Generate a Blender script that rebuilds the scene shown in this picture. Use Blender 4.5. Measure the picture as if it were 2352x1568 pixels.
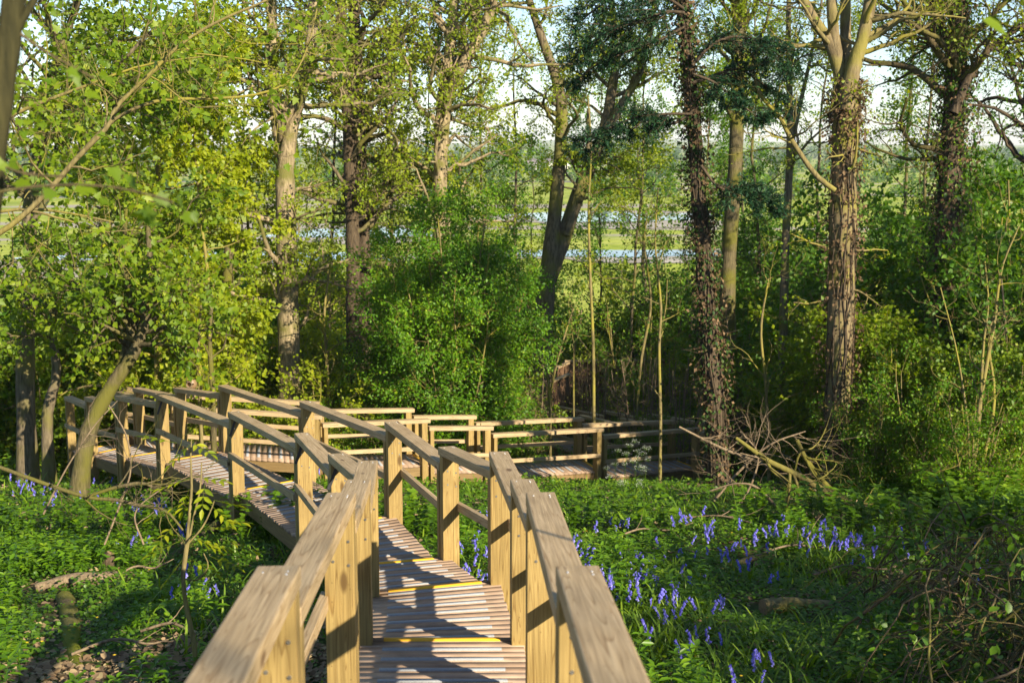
import bpy, bmesh, math, random
import numpy as np
from mathutils import Vector, Matrix

for o in list(bpy.data.objects): bpy.data.objects.remove(o)
S = bpy.context.scene; C = S.collection
rng = np.random.default_rng(7); random.seed(7)
R = math.radians

# ------------------------------------------------------------------ camera, sky, sun, exposure
F = 2900.0                                   # focal length in pixels of a 2352 px wide picture
PITCH = math.atan(449 / F)
cam = bpy.data.cameras.new('camera'); camo = bpy.data.objects.new('camera', cam); C.objects.link(camo)
camo.location = (0, 0, 0); camo.rotation_euler = (math.pi/2 - PITCH, 0, 0)
cam.sensor_width = 36; cam.lens = F / 2352 * 36
cam.clip_start = .05; cam.clip_end = 9000
cam.dof.use_dof = True; cam.dof.focus_distance = 12; cam.dof.aperture_fstop = 4.0
S.camera = camo

SUN_DIR = Vector((0.61, -0.79, 0.47)).normalized()      # towards the sun
sun = bpy.data.lights.new('sun', 'SUN'); sun.energy = 5.0; sun.angle = R(.55); sun.color = (1, .87, .66)
suno = bpy.data.objects.new('sun', sun); C.objects.link(suno)
suno.rotation_euler = SUN_DIR.to_track_quat('Z', 'Y').to_euler()
W = bpy.data.worlds.new('World'); S.world = W; W.use_nodes = True
nt = W.node_tree; bg = nt.nodes['Background']; sky = nt.nodes.new('ShaderNodeTexSky')
sky.sky_type = 'NISHITA'; sky.sun_disc = False
sky.sun_elevation = math.asin(SUN_DIR.z); sky.sun_rotation = math.atan2(SUN_DIR.x, SUN_DIR.y)
sky.air_density = .9; sky.dust_density = .1; sky.ozone_density = 2.0
nt.links.new(sky.outputs[0], bg.inputs[0]); bg.inputs[1].default_value = .085
S.view_settings.view_transform = 'Standard'; S.view_settings.look = 'None'
S.view_settings.exposure = 1.15; S.view_settings.gamma = 1
S.render.engine = 'CYCLES'
cy = S.cycles
cy.max_bounces = 6; cy.diffuse_bounces = 3; cy.glossy_bounces = 2; cy.transmission_bounces = 4; cy.transparent_max_bounces = 4
cy.caustics_reflective = False; cy.caustics_refractive = False; cy.sample_clamp_indirect = 6

# ------------------------------------------------------------------ helpers
def ray(u, v):
    a = (u - 1176) / F; b = (784 - v) / F
    return np.array([a, math.cos(PITCH) + b * math.sin(PITCH), -math.sin(PITCH) + b * math.cos(PITCH)])
def at(u, v, d): return ray(u, v) * d                    # point at depth d along that sight line
def atz(u, v, z):
    r = ray(u, v); return r * (z / r[2])

GY = [-30, -10, 0, 4, 7.4, 11, 15.5, 18, 22, 25.5, 29, 33, 45, 62, 120, 6000]
GZ = [1.5, -.9, -2.15, -2.88, -3.45, -4.05, -4.7, -5.1, -5.95, -6.95, -7.65, -8.5, -11, -13, -13.2, -13.2]
def zg(x, y):
    x = np.asarray(x, float); y = np.asarray(y, float)
    z = np.interp(y, GY, GZ)
    w = np.clip((50 - y) / 25, 0, 1)
    return z + w * (.05 * np.sin(x * 1.3 + 1) * np.cos(y * 1.1) + .03 * np.sin(x * 3.1 + y * 2.3) + .05 * np.sin(x * .5 - y * .4)) - .02
def ground_at(u, v):
    d = 3.0
    for i in range(4000):
        p = ray(u, v) * d
        if p[2] <= zg(p[0], p[1]): return np.array([p[0], p[1], float(zg(p[0], p[1]))])
        d += .02
    return p

def mesh_np(name, V, faces, mat, parent=None, rnd=None, mi=None, smooth=False):
    """V (n,3); faces: list of int arrays (m,k)."""
    me = bpy.data.meshes.new(name)
    V = np.ascontiguousarray(V, dtype=np.float32)
    me.vertices.add(len(V)); me.vertices.foreach_set('co', V.ravel())
    faces = [np.asarray(f, np.int32) for f in faces if len(f)]
    lv = np.concatenate([f.ravel() for f in faces])
    tot = np.concatenate([np.full(len(f), f.shape[1], np.int32) for f in faces])
    st = np.concatenate([[0], np.cumsum(tot)[:-1]]).astype(np.int32)
    me.loops.add(len(lv)); me.loops.foreach_set('vertex_index', lv)
    me.polygons.add(len(tot)); me.polygons.foreach_set('loop_start', st)
    if mi is not None: me.polygons.foreach_set('material_index', np.asarray(mi, np.int32))
    me.update(calc_edges=True)
    if smooth: me.polygons.foreach_set('use_smooth', np.ones(len(tot), bool))
    if rnd is not None:
        a = me.attributes.new('rnd', 'FLOAT', 'FACE'); a.data.foreach_set('value', np.asarray(rnd, np.float32))
    for m in (mat if isinstance(mat, (list, tuple)) else [mat]): me.materials.append(m)
    o = bpy.data.objects.new(name, me); C.objects.link(o)
    if parent: o.parent = parent
    return o

def thing(name, label, cat, loc=(0, 0, 0), group=None):
    o = bpy.data.objects.new(name, None); C.objects.link(o); o.location = tuple(loc); o.empty_display_size = .2
    return tag(o, label, cat, group)
def tag(o, label, cat, group=None, kind=None):
    o['label'] = label
    if cat: o['category'] = cat
    if group: o['group'] = group
    if kind: o['kind'] = kind
    return o
def stuff(o, label, cat): return tag(o, label, cat, None, 'stuff')
def struct(o, label=None):
    o['kind'] = 'structure'
    if label: o['label'] = label; o['category'] = o.name.replace('_', ' ')
    return o
def copy_tree(o, parent=None):
    c = o.copy(); C.objects.link(c)
    if parent: c.parent = parent
    for ch in list(o.children): copy_tree(ch, c)
    return c

# ------------------------------------------------------------------ materials
def newmat(name):
    m = bpy.data.materials.new(name); m.use_nodes = True
    n = m.node_tree.nodes; return m, n, m.node_tree.links, n['Principled BSDF']
def ramp(n, stops):
    r = n.new('ShaderNodeValToRGB'); e = r.color_ramp.elements
    while len(e) > 1: e.remove(e[-1])
    e[0].position = stops[0][0]; e[0].color = (*stops[0][1], 1)
    for p, c in stops[1:]:
        k = e.new(p); k.color = (*c, 1)
    return r
def leafmat(name, c1, c2, c3=None, trans=.38, rough=.5, spec=.35):
    m, n, l, b = newmat(name)
    a = n.new('ShaderNodeAttribute'); a.attribute_name = 'rnd'
    r = ramp(n, [(0, c1), (.6, c2), (1, c3 or c2)])
    l.new(a.outputs['Fac'], r.inputs[0]); l.new(r.outputs[0], b.inputs['Base Color'])
    b.inputs['Roughness'].default_value = rough; b.inputs['Specular IOR Level'].default_value = spec
    t = n.new('ShaderNodeBsdfTranslucent'); mx = n.new('ShaderNodeMixShader'); mx.inputs[0].default_value = trans
    hs = n.new('ShaderNodeHueSaturation'); hs.inputs['Hue'].default_value = .485; hs.inputs['Saturation'].default_value = 1.1; hs.inputs['Value'].default_value = 1.7
    l.new(r.outputs[0], hs.inputs['Color']); l.new(hs.outputs[0], t.inputs[0])
    l.new(b.outputs[0], mx.inputs[1]); l.new(t.outputs[0], mx.inputs[2])
    l.new(mx.outputs[0], n['Material Output'].inputs[0])
    return m
def barkmat(name, c1, c2, moss=None, scale=7, mossamt=.5, bump=.6):
    m, n, l, b = newmat(name)
    tc = n.new('ShaderNodeTexCoord'); mp = n.new('ShaderNodeMapping'); mp.inputs['Scale'].default_value = (scale, scale, scale * .16)
    l.new(tc.outputs['Object'], mp.inputs[0])
    no = n.new('ShaderNodeTexNoise'); no.inputs['Scale'].default_value = 3; no.inputs['Detail'].default_value = 6; no.inputs['Roughness'].default_value = .65
    l.new(mp.outputs[0], no.inputs[0])
    r = ramp(n, [(.32, c1), (.62, c2)]); l.new(no.outputs[0], r.inputs[0])
    col = r.outputs[0]
    if moss:
        n2 = n.new('ShaderNodeTexNoise'); n2.inputs['Scale'].default_value = 1.7; n2.inputs['Detail'].default_value = 5
        l.new(tc.outputs['Object'], n2.inputs[0])
        rr = ramp(n, [(.52 - mossamt * .15, (0, 0, 0)), (.66 - mossamt * .1, (1, 1, 1))]); l.new(n2.outputs[0], rr.inputs[0])
        mx = n.new('ShaderNodeMixRGB'); l.new(rr.outputs[0], mx.inputs[0]); l.new(col, mx.inputs[1]); mx.inputs[2].default_value = (*moss, 1)
        col = mx.outputs[0]
    l.new(col, b.inputs['Base Color']); b.inputs['Roughness'].default_value = .9; b.inputs['Specular IOR Level'].default_value = .15
    bp = n.new('ShaderNodeBump'); bp.inputs['Strength'].default_value = bump; bp.inputs['Distance'].default_value = .03
    l.new(no.outputs[0], bp.inputs['Height']); l.new(bp.outputs[0], b.inputs['Normal'])
    return m
def woodmat(name, c1, c2, c3, knots=True, grain=1.0, rough=.62):
    """sawn timber; the object's own X runs along the grain"""
    m, n, l, b = newmat(name)
    tc = n.new('ShaderNodeTexCoord'); oi = n.new('ShaderNodeObjectInfo')
    ad = n.new('ShaderNodeVectorMath'); ad.operation = 'ADD'
    sc = n.new('ShaderNodeVectorMath'); sc.operation = 'SCALE'; sc.inputs[0].default_value = (37, 11, 5)
    l.new(oi.outputs['Random'], sc.inputs['Scale']); l.new(tc.outputs['Object'], ad.inputs[0]); l.new(sc.outputs[0], ad.inputs[1])
    mp = n.new('ShaderNodeMapping'); mp.inputs['Scale'].default_value = (.22, 7.5, 7.5); l.new(ad.outputs[0], mp.inputs[0])
    n1 = n.new('ShaderNodeTexNoise'); n1.inputs['Scale'].default_value = 1.5; n1.inputs['Detail'].default_value = 2; n1.inputs['Distortion'].default_value = .4
    l.new(mp.outputs[0], n1.inputs[0])
    mu = n.new('ShaderNodeMath'); mu.operation = 'MULTIPLY'; mu.inputs[1].default_value = 26 * grain; l.new(n1.outputs[0], mu.inputs[0])
    fr = n.new('ShaderNodeMath'); fr.operation = 'FRACT'; l.new(mu.outputs[0], fr.inputs[0])
    mp2 = n.new('ShaderNodeMapping'); mp2.inputs['Scale'].default_value = (3, 90, 90); l.new(ad.outputs[0], mp2.inputs[0])
    n2 = n.new('ShaderNodeTexNoise'); n2.inputs['Scale'].default_value = 1; n2.inputs['Detail'].default_value = 3; l.new(mp2.outputs[0], n2.inputs[0])
    n3 = n.new('ShaderNodeTexNoise'); n3.inputs['Scale'].default_value = 2.2; n3.inputs['Detail'].default_value = 4; l.new(ad.outputs[0], n3.inputs[0])
    r1 = ramp(n, [(0, c1), (.72, c2), (.90, c3), (1, c1)]); l.new(fr.outputs[0], r1.inputs[0])
    r2 = ramp(n, [(.3, (.62, .59, .54)), (.7, (1.16, 1.16, 1.16))]); l.new(n2.outputs[0], r2.inputs[0])
    m1 = n.new('ShaderNodeMixRGB'); m1.blend_type = 'MULTIPLY'; m1.inputs[0].default_value = .8; l.new(r1.outputs[0], m1.inputs[1]); l.new(r2.outputs[0], m1.inputs[2])
    r3 = ramp(n, [(.3, (.8, .78, .72)), (.7, (1.1, 1.1, 1.12))]); l.new(n3.outputs[0], r3.inputs[0])
    m2 = n.new('ShaderNodeMixRGB'); m2.blend_type = 'MULTIPLY'; m2.inputs[0].default_value = .8; l.new(m1.outputs[0], m2.inputs[1]); l.new(r3.outputs[0], m2.inputs[2])
    col = m2.outputs[0]
    if knots:
        mp3 = n.new('ShaderNodeMapping'); mp3.inputs['Scale'].default_value = (2.2, 6.5, 6.5); l.new(ad.outputs[0], mp3.inputs[0])
        vo = n.new('ShaderNodeTexVoronoi'); vo.inputs['Scale'].default_value = 1.0; l.new(mp3.outputs[0], vo.inputs[0])
        rk = ramp(n, [(.0, (1, 1, 1)), (.09, (.9, .9, .9)), (.16, (0, 0, 0))]); l.new(vo.outputs['Distance'], rk.inputs[0])
        m3 = n.new('ShaderNodeMixRGB'); m3.inputs[2].default_value = (c1[0]*.28, c1[1]*.22, c1[2]*.18, 1)
        l.new(rk.outputs[0], m3.inputs[0]); l.new(col, m3.inputs[1]); col = m3.outputs[0]
    vd = n.new('ShaderNodeTexVoronoi'); vd.inputs['Scale'].default_value = 22; l.new(ad.outputs[0], vd.inputs[0])
    rd = ramp(n, [(.0, (.9, .9, .9)), (.06, (.6, .6, .6)), (.10, (0, 0, 0))]); l.new(vd.outputs['Distance'], rd.inputs[0])
    m4 = n.new('ShaderNodeMixRGB'); m4.inputs[2].default_value = (c1[0]*.25, c1[1]*.22, c1[2]*.2, 1); l.new(rd.outputs[0], m4.inputs[0]); l.new(col, m4.inputs[1]); col = m4.outputs[0]
    l.new(col, b.inputs['Base Color']); b.inputs['Roughness'].default_value = rough; b.inputs['Specular IOR Level'].default_value = .3
    bp = n.new('ShaderNodeBump'); bp.inputs['Strength'].default_value = .25; bp.inputs['Distance'].default_value = .004
    l.new(n2.outputs[0], bp.inputs['Height']); l.new(bp.outputs[0], b.inputs['Normal'])
    return m
def plain(name, c, rough=.6, metal=0, noise=0, nscale=40):
    m, n, l, b = newmat(name)
    b.inputs['Base Color'].default_value = (*c, 1); b.inputs['Roughness'].default_value = rough; b.inputs['Metallic'].default_value = metal
    if noise:
        tc = n.new('ShaderNodeTexCoord'); no = n.new('ShaderNodeTexNoise'); no.inputs['Scale'].default_value = nscale; no.inputs['Detail'].default_value = 5
        l.new(tc.outputs['Object'], no.inputs[0])
        r = ramp(n, [(.3, tuple(x * (1 - noise) for x in c)), (.7, tuple(min(1, x * (1 + noise * .6)) for x in c))])
        l.new(no.outputs[0], r.inputs[0]); l.new(r.outputs[0], b.inputs['Base Color'])
    return m

M = {}
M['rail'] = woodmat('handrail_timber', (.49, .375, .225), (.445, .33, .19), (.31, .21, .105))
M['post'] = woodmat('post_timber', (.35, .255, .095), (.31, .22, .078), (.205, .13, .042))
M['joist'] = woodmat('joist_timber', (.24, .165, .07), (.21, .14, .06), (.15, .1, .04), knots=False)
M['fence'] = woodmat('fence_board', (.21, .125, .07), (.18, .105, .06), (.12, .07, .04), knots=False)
M['grey_strip'] = plain('grip_grey', (.31, .33, .355), .95, 0, .35, 160)
M['yellow_strip'] = plain('grip_yellow', (.80, .43, .02), .85, 0, .25, 160)
M['steel'] = plain('screw_steel', (.75, .76, .78), .3, 1)
M['strap'] = plain('strap_dark', (.05, .05, .055), .5, .6)
def deckmat():
    m, n, l, b = newmat('decking_timber')
    tc = n.new('ShaderNodeTexCoord'); a = n.new('ShaderNodeAttribute'); a.attribute_name = 'rnd'
    uv = n.new('ShaderNodeUVMap'); uv.uv_map = 'UVMap'
    r = ramp(n, [(0, (.29, .20, .135)), (.4, (.345, .24, .165)), (.7, (.38, .27, .19)), (1, (.43, .315, .23))]); l.new(a.outputs['Fac'], r.inputs[0])
    mp = n.new('ShaderNodeMapping'); mp.inputs['Scale'].default_value = (2.5, 110, 1); l.new(uv.outputs[0], mp.inputs[0])
    no = n.new('ShaderNodeTexNoise'); no.inputs['Scale'].default_value = 1; no.inputs['Detail'].default_value = 5; l.new(mp.outputs[0], no.inputs[0])
    n2 = n.new('ShaderNodeTexNoise'); n2.inputs['Scale'].default_value = 7; n2.inputs['Detail'].default_value = 5; l.new(tc.outputs['Object'], n2.inputs[0])
    r2 = ramp(n, [(.30, (.93, .92, .91)), (.7, (1.04, 1.04, 1.04))]); l.new(no.outputs[0], r2.inputs[0])
    r3 = ramp(n, [(.35, (.78, .78, .78)), (.65, (1.1, 1.1, 1.1))]); l.new(n2.outputs[0], r3.inputs[0])
    m1 = n.new('ShaderNodeMixRGB'); m1.blend_type = 'MULTIPLY'; m1.inputs[0].default_value = 1; l.new(r.outputs[0], m1.inputs[1]); l.new(r2.outputs[0], m1.inputs[2])
    m2 = n.new('ShaderNodeMixRGB'); m2.blend_type = 'MULTIPLY'; m2.inputs[0].default_value = 1; l.new(m1.outputs[0], m2.inputs[1]); l.new(r3.outputs[0], m2.inputs[2])
    l.new(m2.outputs[0], b.inputs['Base Color']); b.inputs['Roughness'].default_value = .7; b.inputs['Specular IOR Level'].default_value = .3
    return m
M['deck'] = deckmat()
# foliage
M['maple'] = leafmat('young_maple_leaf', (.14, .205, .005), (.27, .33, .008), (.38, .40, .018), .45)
M['maple_dark'] = leafmat('shaded_maple_leaf', (.075, .15, .005), (.155, .235, .008), (.26, .32, .014), .42)  # darker copy of the maple leaf, shade put into its colour
M['oak_leaf'] = leafmat('young_oak_leaf', (.13, .20, .008), (.23, .30, .012), (.36, .39, .025), .46)
M['hawthorn'] = leafmat('hawthorn_leaf', (.045, .14, .004), (.105, .235, .006), (.25, .37, .010), .40)
M['elder'] = leafmat('elder_leaf', (.038, .11, .006), (.08, .18, .008), (.18, .29, .012), .40)
M['ivy'] = leafmat('ivy_leaf', (.02, .05, .010), (.035, .075, .012), (.07, .10, .02), .15, .55, .2)
M['dead'] = leafmat('dead_ivy_leaf', (.06, .038, .018), (.125, .08, .04), (.23, .15, .08), .2, .7, .2)
M['needle'] = leafmat('spruce_needle', (.012, .045, .022), (.02, .07, .028), (.05, .11, .03), .15, .5, .3)
M['cover'] = leafmat('ground_leaf', (.05, .125, .005), (.10, .205, .007), (.20, .31, .012), .34, .45, .4)
M['mercury'] = leafmat('mercury_leaf', (.055, .145, .006), (.115, .235, .008), (.22, .34, .014), .32, .42, .4)
M['blade'] = leafmat('strap_leaf', (.08, .16, .010), (.14, .25, .014), (.24, .35, .024), .36, .4, .4)
M['litter'] = leafmat('fallen_leaf', (.16, .105, .06), (.30, .215, .125), (.42, .34, .18), .15, .8, .2)
M['bell'] = leafmat('bluebell_petal', (.10, .09, .50), (.19, .18, .66), (.38, .36, .84), .3, .5, .3)
M['white_petal'] = leafmat('parsley_flower', (.5, .52, .42), (.7, .72, .6), (.8, .8, .7), .3)
M['yellow_petal'] = leafmat('celandine_flower', (.6, .42, .02), (.75, .55, .03), (.8, .6, .05), .2)
# bark
M['bark_oak'] = barkmat('oak_bark', (.075, .058, .034), (.34, .27, .16), (.13, .125, .035), 8, .3)
M['bark_grey'] = barkmat('grey_bark', (.05, .04, .025), (.18, .145, .09), (.14, .13, .035), 7, .45)
M['bark_brown'] = barkmat('brown_bark', (.028, .021, .014), (.105, .078, .05), None, 9)
M['bark_beech'] = barkmat('pale_bark', (.085, .065, .035), (.235, .185, .10), (.20, .175, .045), 5, .5, .6)
M['bark_young'] = barkmat('young_bark', (.10, .08, .035), (.23, .19, .08), (.25, .22, .04), 12, .5, .3)
M['bark_moss'] = barkmat('mossy_bark', (.045, .038, .02), (.14, .115, .06), (.115, .11, .022), 10, .6, .6)
M['bark_dark'] = barkmat('dark_mossy_bark', (.02, .02, .009), (.055, .05, .02), (.05, .055, .014), 10, .5)
M['twig'] = barkmat('dry_twig', (.11, .08, .05), (.25, .19, .12), None, 14, .5, .2)
M['twig_dark'] = barkmat('dark_twig', (.045, .035, .02), (.13, .10, .05), (.14, .13, .03), 14, .4, .2)

# ------------------------------------------------------------------ vectorised plants
def nz(a): return a / np.maximum(np.linalg.norm(a, axis=-1, keepdims=True), 1e-9)
def tubes(P, Rr, n=5):
    """P (N,K,3), Rr (N,K) -> verts, quads"""
    N, K = P.shape[:2]
    T = np.empty_like(P); T[:, 1:-1] = P[:, 2:] - P[:, :-2]; T[:, 0] = P[:, 1] - P[:, 0]; T[:, -1] = P[:, -1] - P[:, -2]
    T = nz(T); ref = nz(P[:, -1] - P[:, 0])
    a = np.where(np.abs(ref[:, 2:3]) > .75, np.array([[1., 0, 0]]), np.array([[0, 0, 1.]]))
    a = np.repeat(a[:, None], K, 1)
    A = nz(np.cross(T, a)); B = np.cross(T, A)
    th = np.arange(n) / n * 2 * math.pi
    V = P[:, :, None] + Rr[:, :, None, None] * (A[:, :, None] * np.cos(th)[None, None, :, None] + B[:, :, None] * np.sin(th)[None, None, :, None])
    idx = np.arange(N * K * n).reshape(N, K, n)
    q = np.stack([idx[:, :-1], np.roll(idx[:, :-1], -1, 2), np.roll(idx[:, 1:], -1, 2), idx[:, 1:]], -1).reshape(-1, 4)
    return V.reshape(-1, 3), q
class Acc:
    def __init__(s): s.V = []; s.F = {}; s.n = 0; s.r = {}
    def add(s, V, f, rnd=None):
        f = np.asarray(f); k = f.shape[1]
        s.F.setdefault(k, []).append(f + s.n); s.r.setdefault(k, []).append(np.zeros(len(f)) if rnd is None else rnd)
        s.V.append(np.asarray(V, float)); s.n += len(V)
    def tube(s, P, Rr, n=5):
        P = np.asarray(P, float); Rr = np.asarray(Rr, float)
        if P.ndim == 2: P = P[None]; Rr = Rr[None]
        s.add(*tubes(P, Rr, n))
    def build(s, name, mat, parent=None, base=(0, 0, 0), smooth=False):
        ks = list(s.F)
        return mesh_np(name, np.concatenate(s.V) - np.asarray(base), [np.concatenate(s.F[k]) for k in ks], mat, parent,
                       np.concatenate([np.concatenate(s.r[k]) for k in ks]), smooth=smooth)
def spawn(P, Rr, m, t0, t1, ang, length, K=6, up=0., wander=.15, ratio=.6, rng=rng, taper=.25, angsd=10, rmin=.002):
    N, Kp = P.shape[:2]
    idx = np.repeat(np.arange(N), m); n = len(idx)
    t = rng.uniform(t0, t1, n); f = t * (Kp - 1); i = np.clip(f.astype(int), 0, Kp - 2); w = (f - i)[:, None]
    a, b = P[idx, i], P[idx, i + 1]; pos = a * (1 - w) + b * w; tan = nz(b - a)
    r0 = Rr[idx, i] * (1 - w[:, 0]) + Rr[idx, i + 1] * w[:, 0]
    perp = rng.normal(size=(n, 3)); perp -= (perp * tan).sum(1, keepdims=True) * tan; perp = nz(perp)
    an = np.radians(rng.normal(ang, angsd, n))[:, None]
    d = np.cos(an) * tan + np.sin(an) * perp
    L = length(t) if callable(length) else length
    L = L * rng.uniform(.6, 1.25, n)
    out = np.empty((n, K, 3)); out[:, 0] = pos
    for k in range(1, K):
        d = nz(d + rng.normal(size=(n, 3)) * wander + np.array([0, 0, up]))
        out[:, k] = out[:, k - 1] + d * (L / (K - 1))[:, None]
    rr = np.maximum(np.minimum(r0 * ratio, L * .03 + .004), rmin)[:, None] * np.linspace(1, taper, K)[None]
    return out, rr
KITE = (np.array([[0, 0, 0], [.36, .42, .10], [0, 1, -.06], [-.36, .42, .10]]), np.array([[0, 1, 2], [0, 2, 3]]))
LANCE = (np.array([[0, 0, 0], [.19, .35, .05], [.15, .68, .03], [0, 1, -.12], [-.15, .68, .03], [-.19, .35, .05]]), np.array([[0, 1, 2, 3], [0, 3, 4, 5]]))
OVAL = (np.array([[0, 0, 0], [.30, .25, .06], [.32, .6, .05], [0, 1, -.05], [-.32, .6, .05], [-.30, .25, .06]]), np.array([[0, 1, 2, 3], [0, 3, 4, 5]]))
_lob = [(0, 0), (.16, .02), (.42, -.02), (.30, .22), (.58, .48), (.26, .50), (.22, .66), (0, 1.02), (-.22, .66), (-.26, .50), (-.58, .48), (-.30, .22), (-.42, -.02), (-.16, .02)]
LOBED = (np.array([[x, y, .10 * abs(x) - .08 * y * y] for x, y in _lob]), np.array([[0, 1, 2, 3], [0, 3, 4, 5], [0, 5, 6, 7], [0, 7, 8, 9], [0, 9, 10, 11], [0, 11, 12, 13]]))
NEEDLE = (np.array([[-.07, 0, 0], [.07, 0, 0], [.03, 1, -.03], [-.03, 1, -.03]]), np.array([[0, 1, 2, 3]]))
def leaves(acc, pos, d, nrm, size, tpl, rng=rng, rnd=None):
    tv, tf = tpl; n = len(pos)
    d = nz(d); nrm = nz(nrm - (nrm * d).sum(1, keepdims=True) * d); s = np.cross(d, nrm)
    V = pos[:, None] + size[:, None, None] * (tv[None, :, 0:1] * s[:, None] + tv[None, :, 1:2] * d[:, None] + tv[None, :, 2:3] * nrm[:, None])
    f = (tf[None] + (np.arange(n) * len(tv))[:, None, None]).reshape(-1, tf.shape[1])
    if rnd is None: rnd = rng.random(n)
    acc.add(V.reshape(-1, 3), f, np.repeat(rnd, len(tf)))
def twig_leaves(acc, P, n, size, tpl=KITE, spread=.05, t0=.25, rng=rng, flat=1.0, droop=.3, keep=None):
    N, K = P.shape[:2]
    idx = np.repeat(np.arange(N), n); m = len(idx)
    t = rng.uniform(t0, 1, m) * (K - 1); i = np.clip(t.astype(int), 0, K - 2); w = (t - i)[:, None]
    a, b = P[idx, i], P[idx, i + 1]
    pos = a * (1 - w) + b * w + rng.normal(size=(m, 3)) * spread
    d = nz(b - a) * .7 + rng.normal(size=(m, 3)) * .7 - np.array([0, 0, droop])
    nrm = np.array([0, 0, flat * .7]) + rng.normal(size=(m, 3)) * .6 + np.array([SUN_DIR.x, SUN_DIR.y, .2]) * .75
    if keep is not None:
        k = keep(pos); pos, d, nrm = pos[k], d[k], nrm[k]; m = len(pos)
    hue = np.clip(rng.normal(.45, .22, m) + .12 * np.sin(pos[:, 0] * 1.7 + pos[:, 2] * 2.3), 0, 1)
    leaves(acc, pos, d, nrm, size * rng.uniform(.65, 1.25, m), tpl, rng, hue)
def spline(pts, K):
    """Catmull-Rom through rows of pts (any columns)"""
    p = np.asarray(pts, float); p = np.vstack([2 * p[0] - p[1], p, 2 * p[-1] - p[-2]])
    n = len(p) - 3; out = []
    for t in np.linspace(0, n - 1e-6, K):
        i = int(t); s = t - i; a, b, c, d = p[i:i + 4]
        out.append(.5 * ((2 * b) + (c - a) * s + (2 * a - 5 * b + 4 * c - d) * s * s + (3 * b - a - 3 * c + d) * s ** 3))
    return np.array(out)
def stem(pix, depth, K=16, ground=True, dz=None):
    """(u, v, width) rows at a depth (or per-row depth) -> points and radii in metres; the foot goes down into the ground"""
    rows = []
    for i, q in enumerate(pix):
        dd = q[3] if len(q) > 3 else depth
        rows.append([*at(q[0], q[1], dd), q[2] / 2 * dd / F])
    rows = np.array(rows)
    if ground:
        rows[0, 2] = float(zg(rows[0, 0], rows[0, 1])) - .25; 
    r = spline(rows, K); r[:, 3] = np.maximum(r[:, 3], .003)
    if ground: r[0, 3] *= 1.35; r[1, 3] *= 1.1
    return r[:, :3], r[:, 3]

# ------------------------------------------------------------------ ground, water
def ground_mat():
    m, n, l, b = newmat('woodland_and_field')
    ge = n.new('ShaderNodeNewGeometry'); sx = n.new('ShaderNodeSeparateXYZ'); l.new(ge.outputs['Position'], sx.inputs[0])
    def noise(s, d=6, rgh=.6):
        k = n.new('ShaderNodeTexNoise'); k.inputs['Scale'].default_value = s; k.inputs['Detail'].default_value = d; k.inputs['Roughness'].default_value = rgh
        l.new(ge.outputs['Position'], k.inputs[0]); return k
    a = noise(9); soil = ramp(n, [(.3, (.035, .026, .014)), (.5, (.085, .06, .034)), (.68, (.16, .12, .07))]); l.new(a.outputs[0], soil.inputs[0])
    g = noise(3.1, 7); gr = ramp(n, [(.35, (.022, .05, .01)), (.65, (.06, .11, .018))]); l.new(g.outputs[0], gr.inputs[0])
    k = noise(.9, 4); kr = ramp(n, [(.42, (0, 0, 0)), (.55, (1, 1, 1))]); l.new(k.outputs[0], kr.inputs[0])
    mx = n.new('ShaderNodeMixRGB'); l.new(kr.outputs[0], mx.inputs[0]); l.new(soil.outputs[0], mx.inputs[1]); l.new(gr.outputs[0], mx.inputs[2])
    f1 = noise(.06, 7, .55); fr = ramp(n, [(.34, (.22, .29, .03)), (.5, (.33, .40, .045)), (.66, (.42, .45, .09))]); l.new(f1.outputs[0], fr.inputs[0])
    # wide low strips of bare mud in the wet meadow
    mp = n.new('ShaderNodeMapping'); mp.inputs['Scale'].default_value = (.008, .045, 1); l.new(ge.outputs['Position'], mp.inputs[0])
    f2 = n.new('ShaderNodeTexNoise'); f2.inputs['Scale'].default_value = 1; f2.inputs['Detail'].default_value = 5; l.new(mp.outputs[0], f2.inputs[0])
    f2r = ramp(n, [(.56, (0, 0, 0)), (.6, (1, 1, 1))]); l.new(f2.outputs[0], f2r.inputs[0])
    tu = noise(.55, 8, .7); tr_ = ramp(n, [(.35, (.62, .66, .5)), (.62, (1.15, 1.12, 1.1))]); l.new(tu.outputs[0], tr_.inputs[0])
    mt = n.new('ShaderNodeMixRGB'); mt.blend_type = 'MULTIPLY'; mt.inputs[0].default_value = 1; l.new(fr.outputs[0], mt.inputs[1]); l.new(tr_.outputs[0], mt.inputs[2])
    md = n.new('ShaderNodeMixRGB'); l.new(f2r.outputs[0], md.inputs[0]); l.new(mt.outputs[0], md.inputs[1]); md.inputs[2].default_value = (.36, .32, .25, 1)
    mr = n.new('ShaderNodeMapRange'); mr.inputs[1].default_value = 40; mr.inputs[2].default_value = 56; l.new(sx.outputs['Y'], mr.inputs[0])
    fx = n.new('ShaderNodeMixRGB'); l.new(mr.outputs[0], fx.inputs[0]); l.new(mx.outputs[0], fx.inputs[1]); l.new(md.outputs[0], fx.inputs[2])
    l.new(fx.outputs[0], b.inputs['Base Color']); b.inputs['Roughness'].default_value = .95; b.inputs['Specular IOR Level'].default_value = .1
    bp = n.new('ShaderNodeBump'); bp.inputs['Strength'].default_value = .6; bp.inputs['Distance'].default_value = .03
    l.new(a.outputs[0], bp.inputs['Height']); l.new(bp.outputs[0], b.inputs['Normal'])
    return m
xs = np.concatenate([-np.geomspace(6000, 22, 22), np.linspace(-20, 20, 121), np.geomspace(22, 6000, 22)])
ys = np.concatenate([np.linspace(-60, -8, 8), np.linspace(-6, 40, 140), np.geomspace(42, 6000, 50)])
X, Y = np.meshgrid(xs, ys); Z = zg(X, Y)
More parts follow.
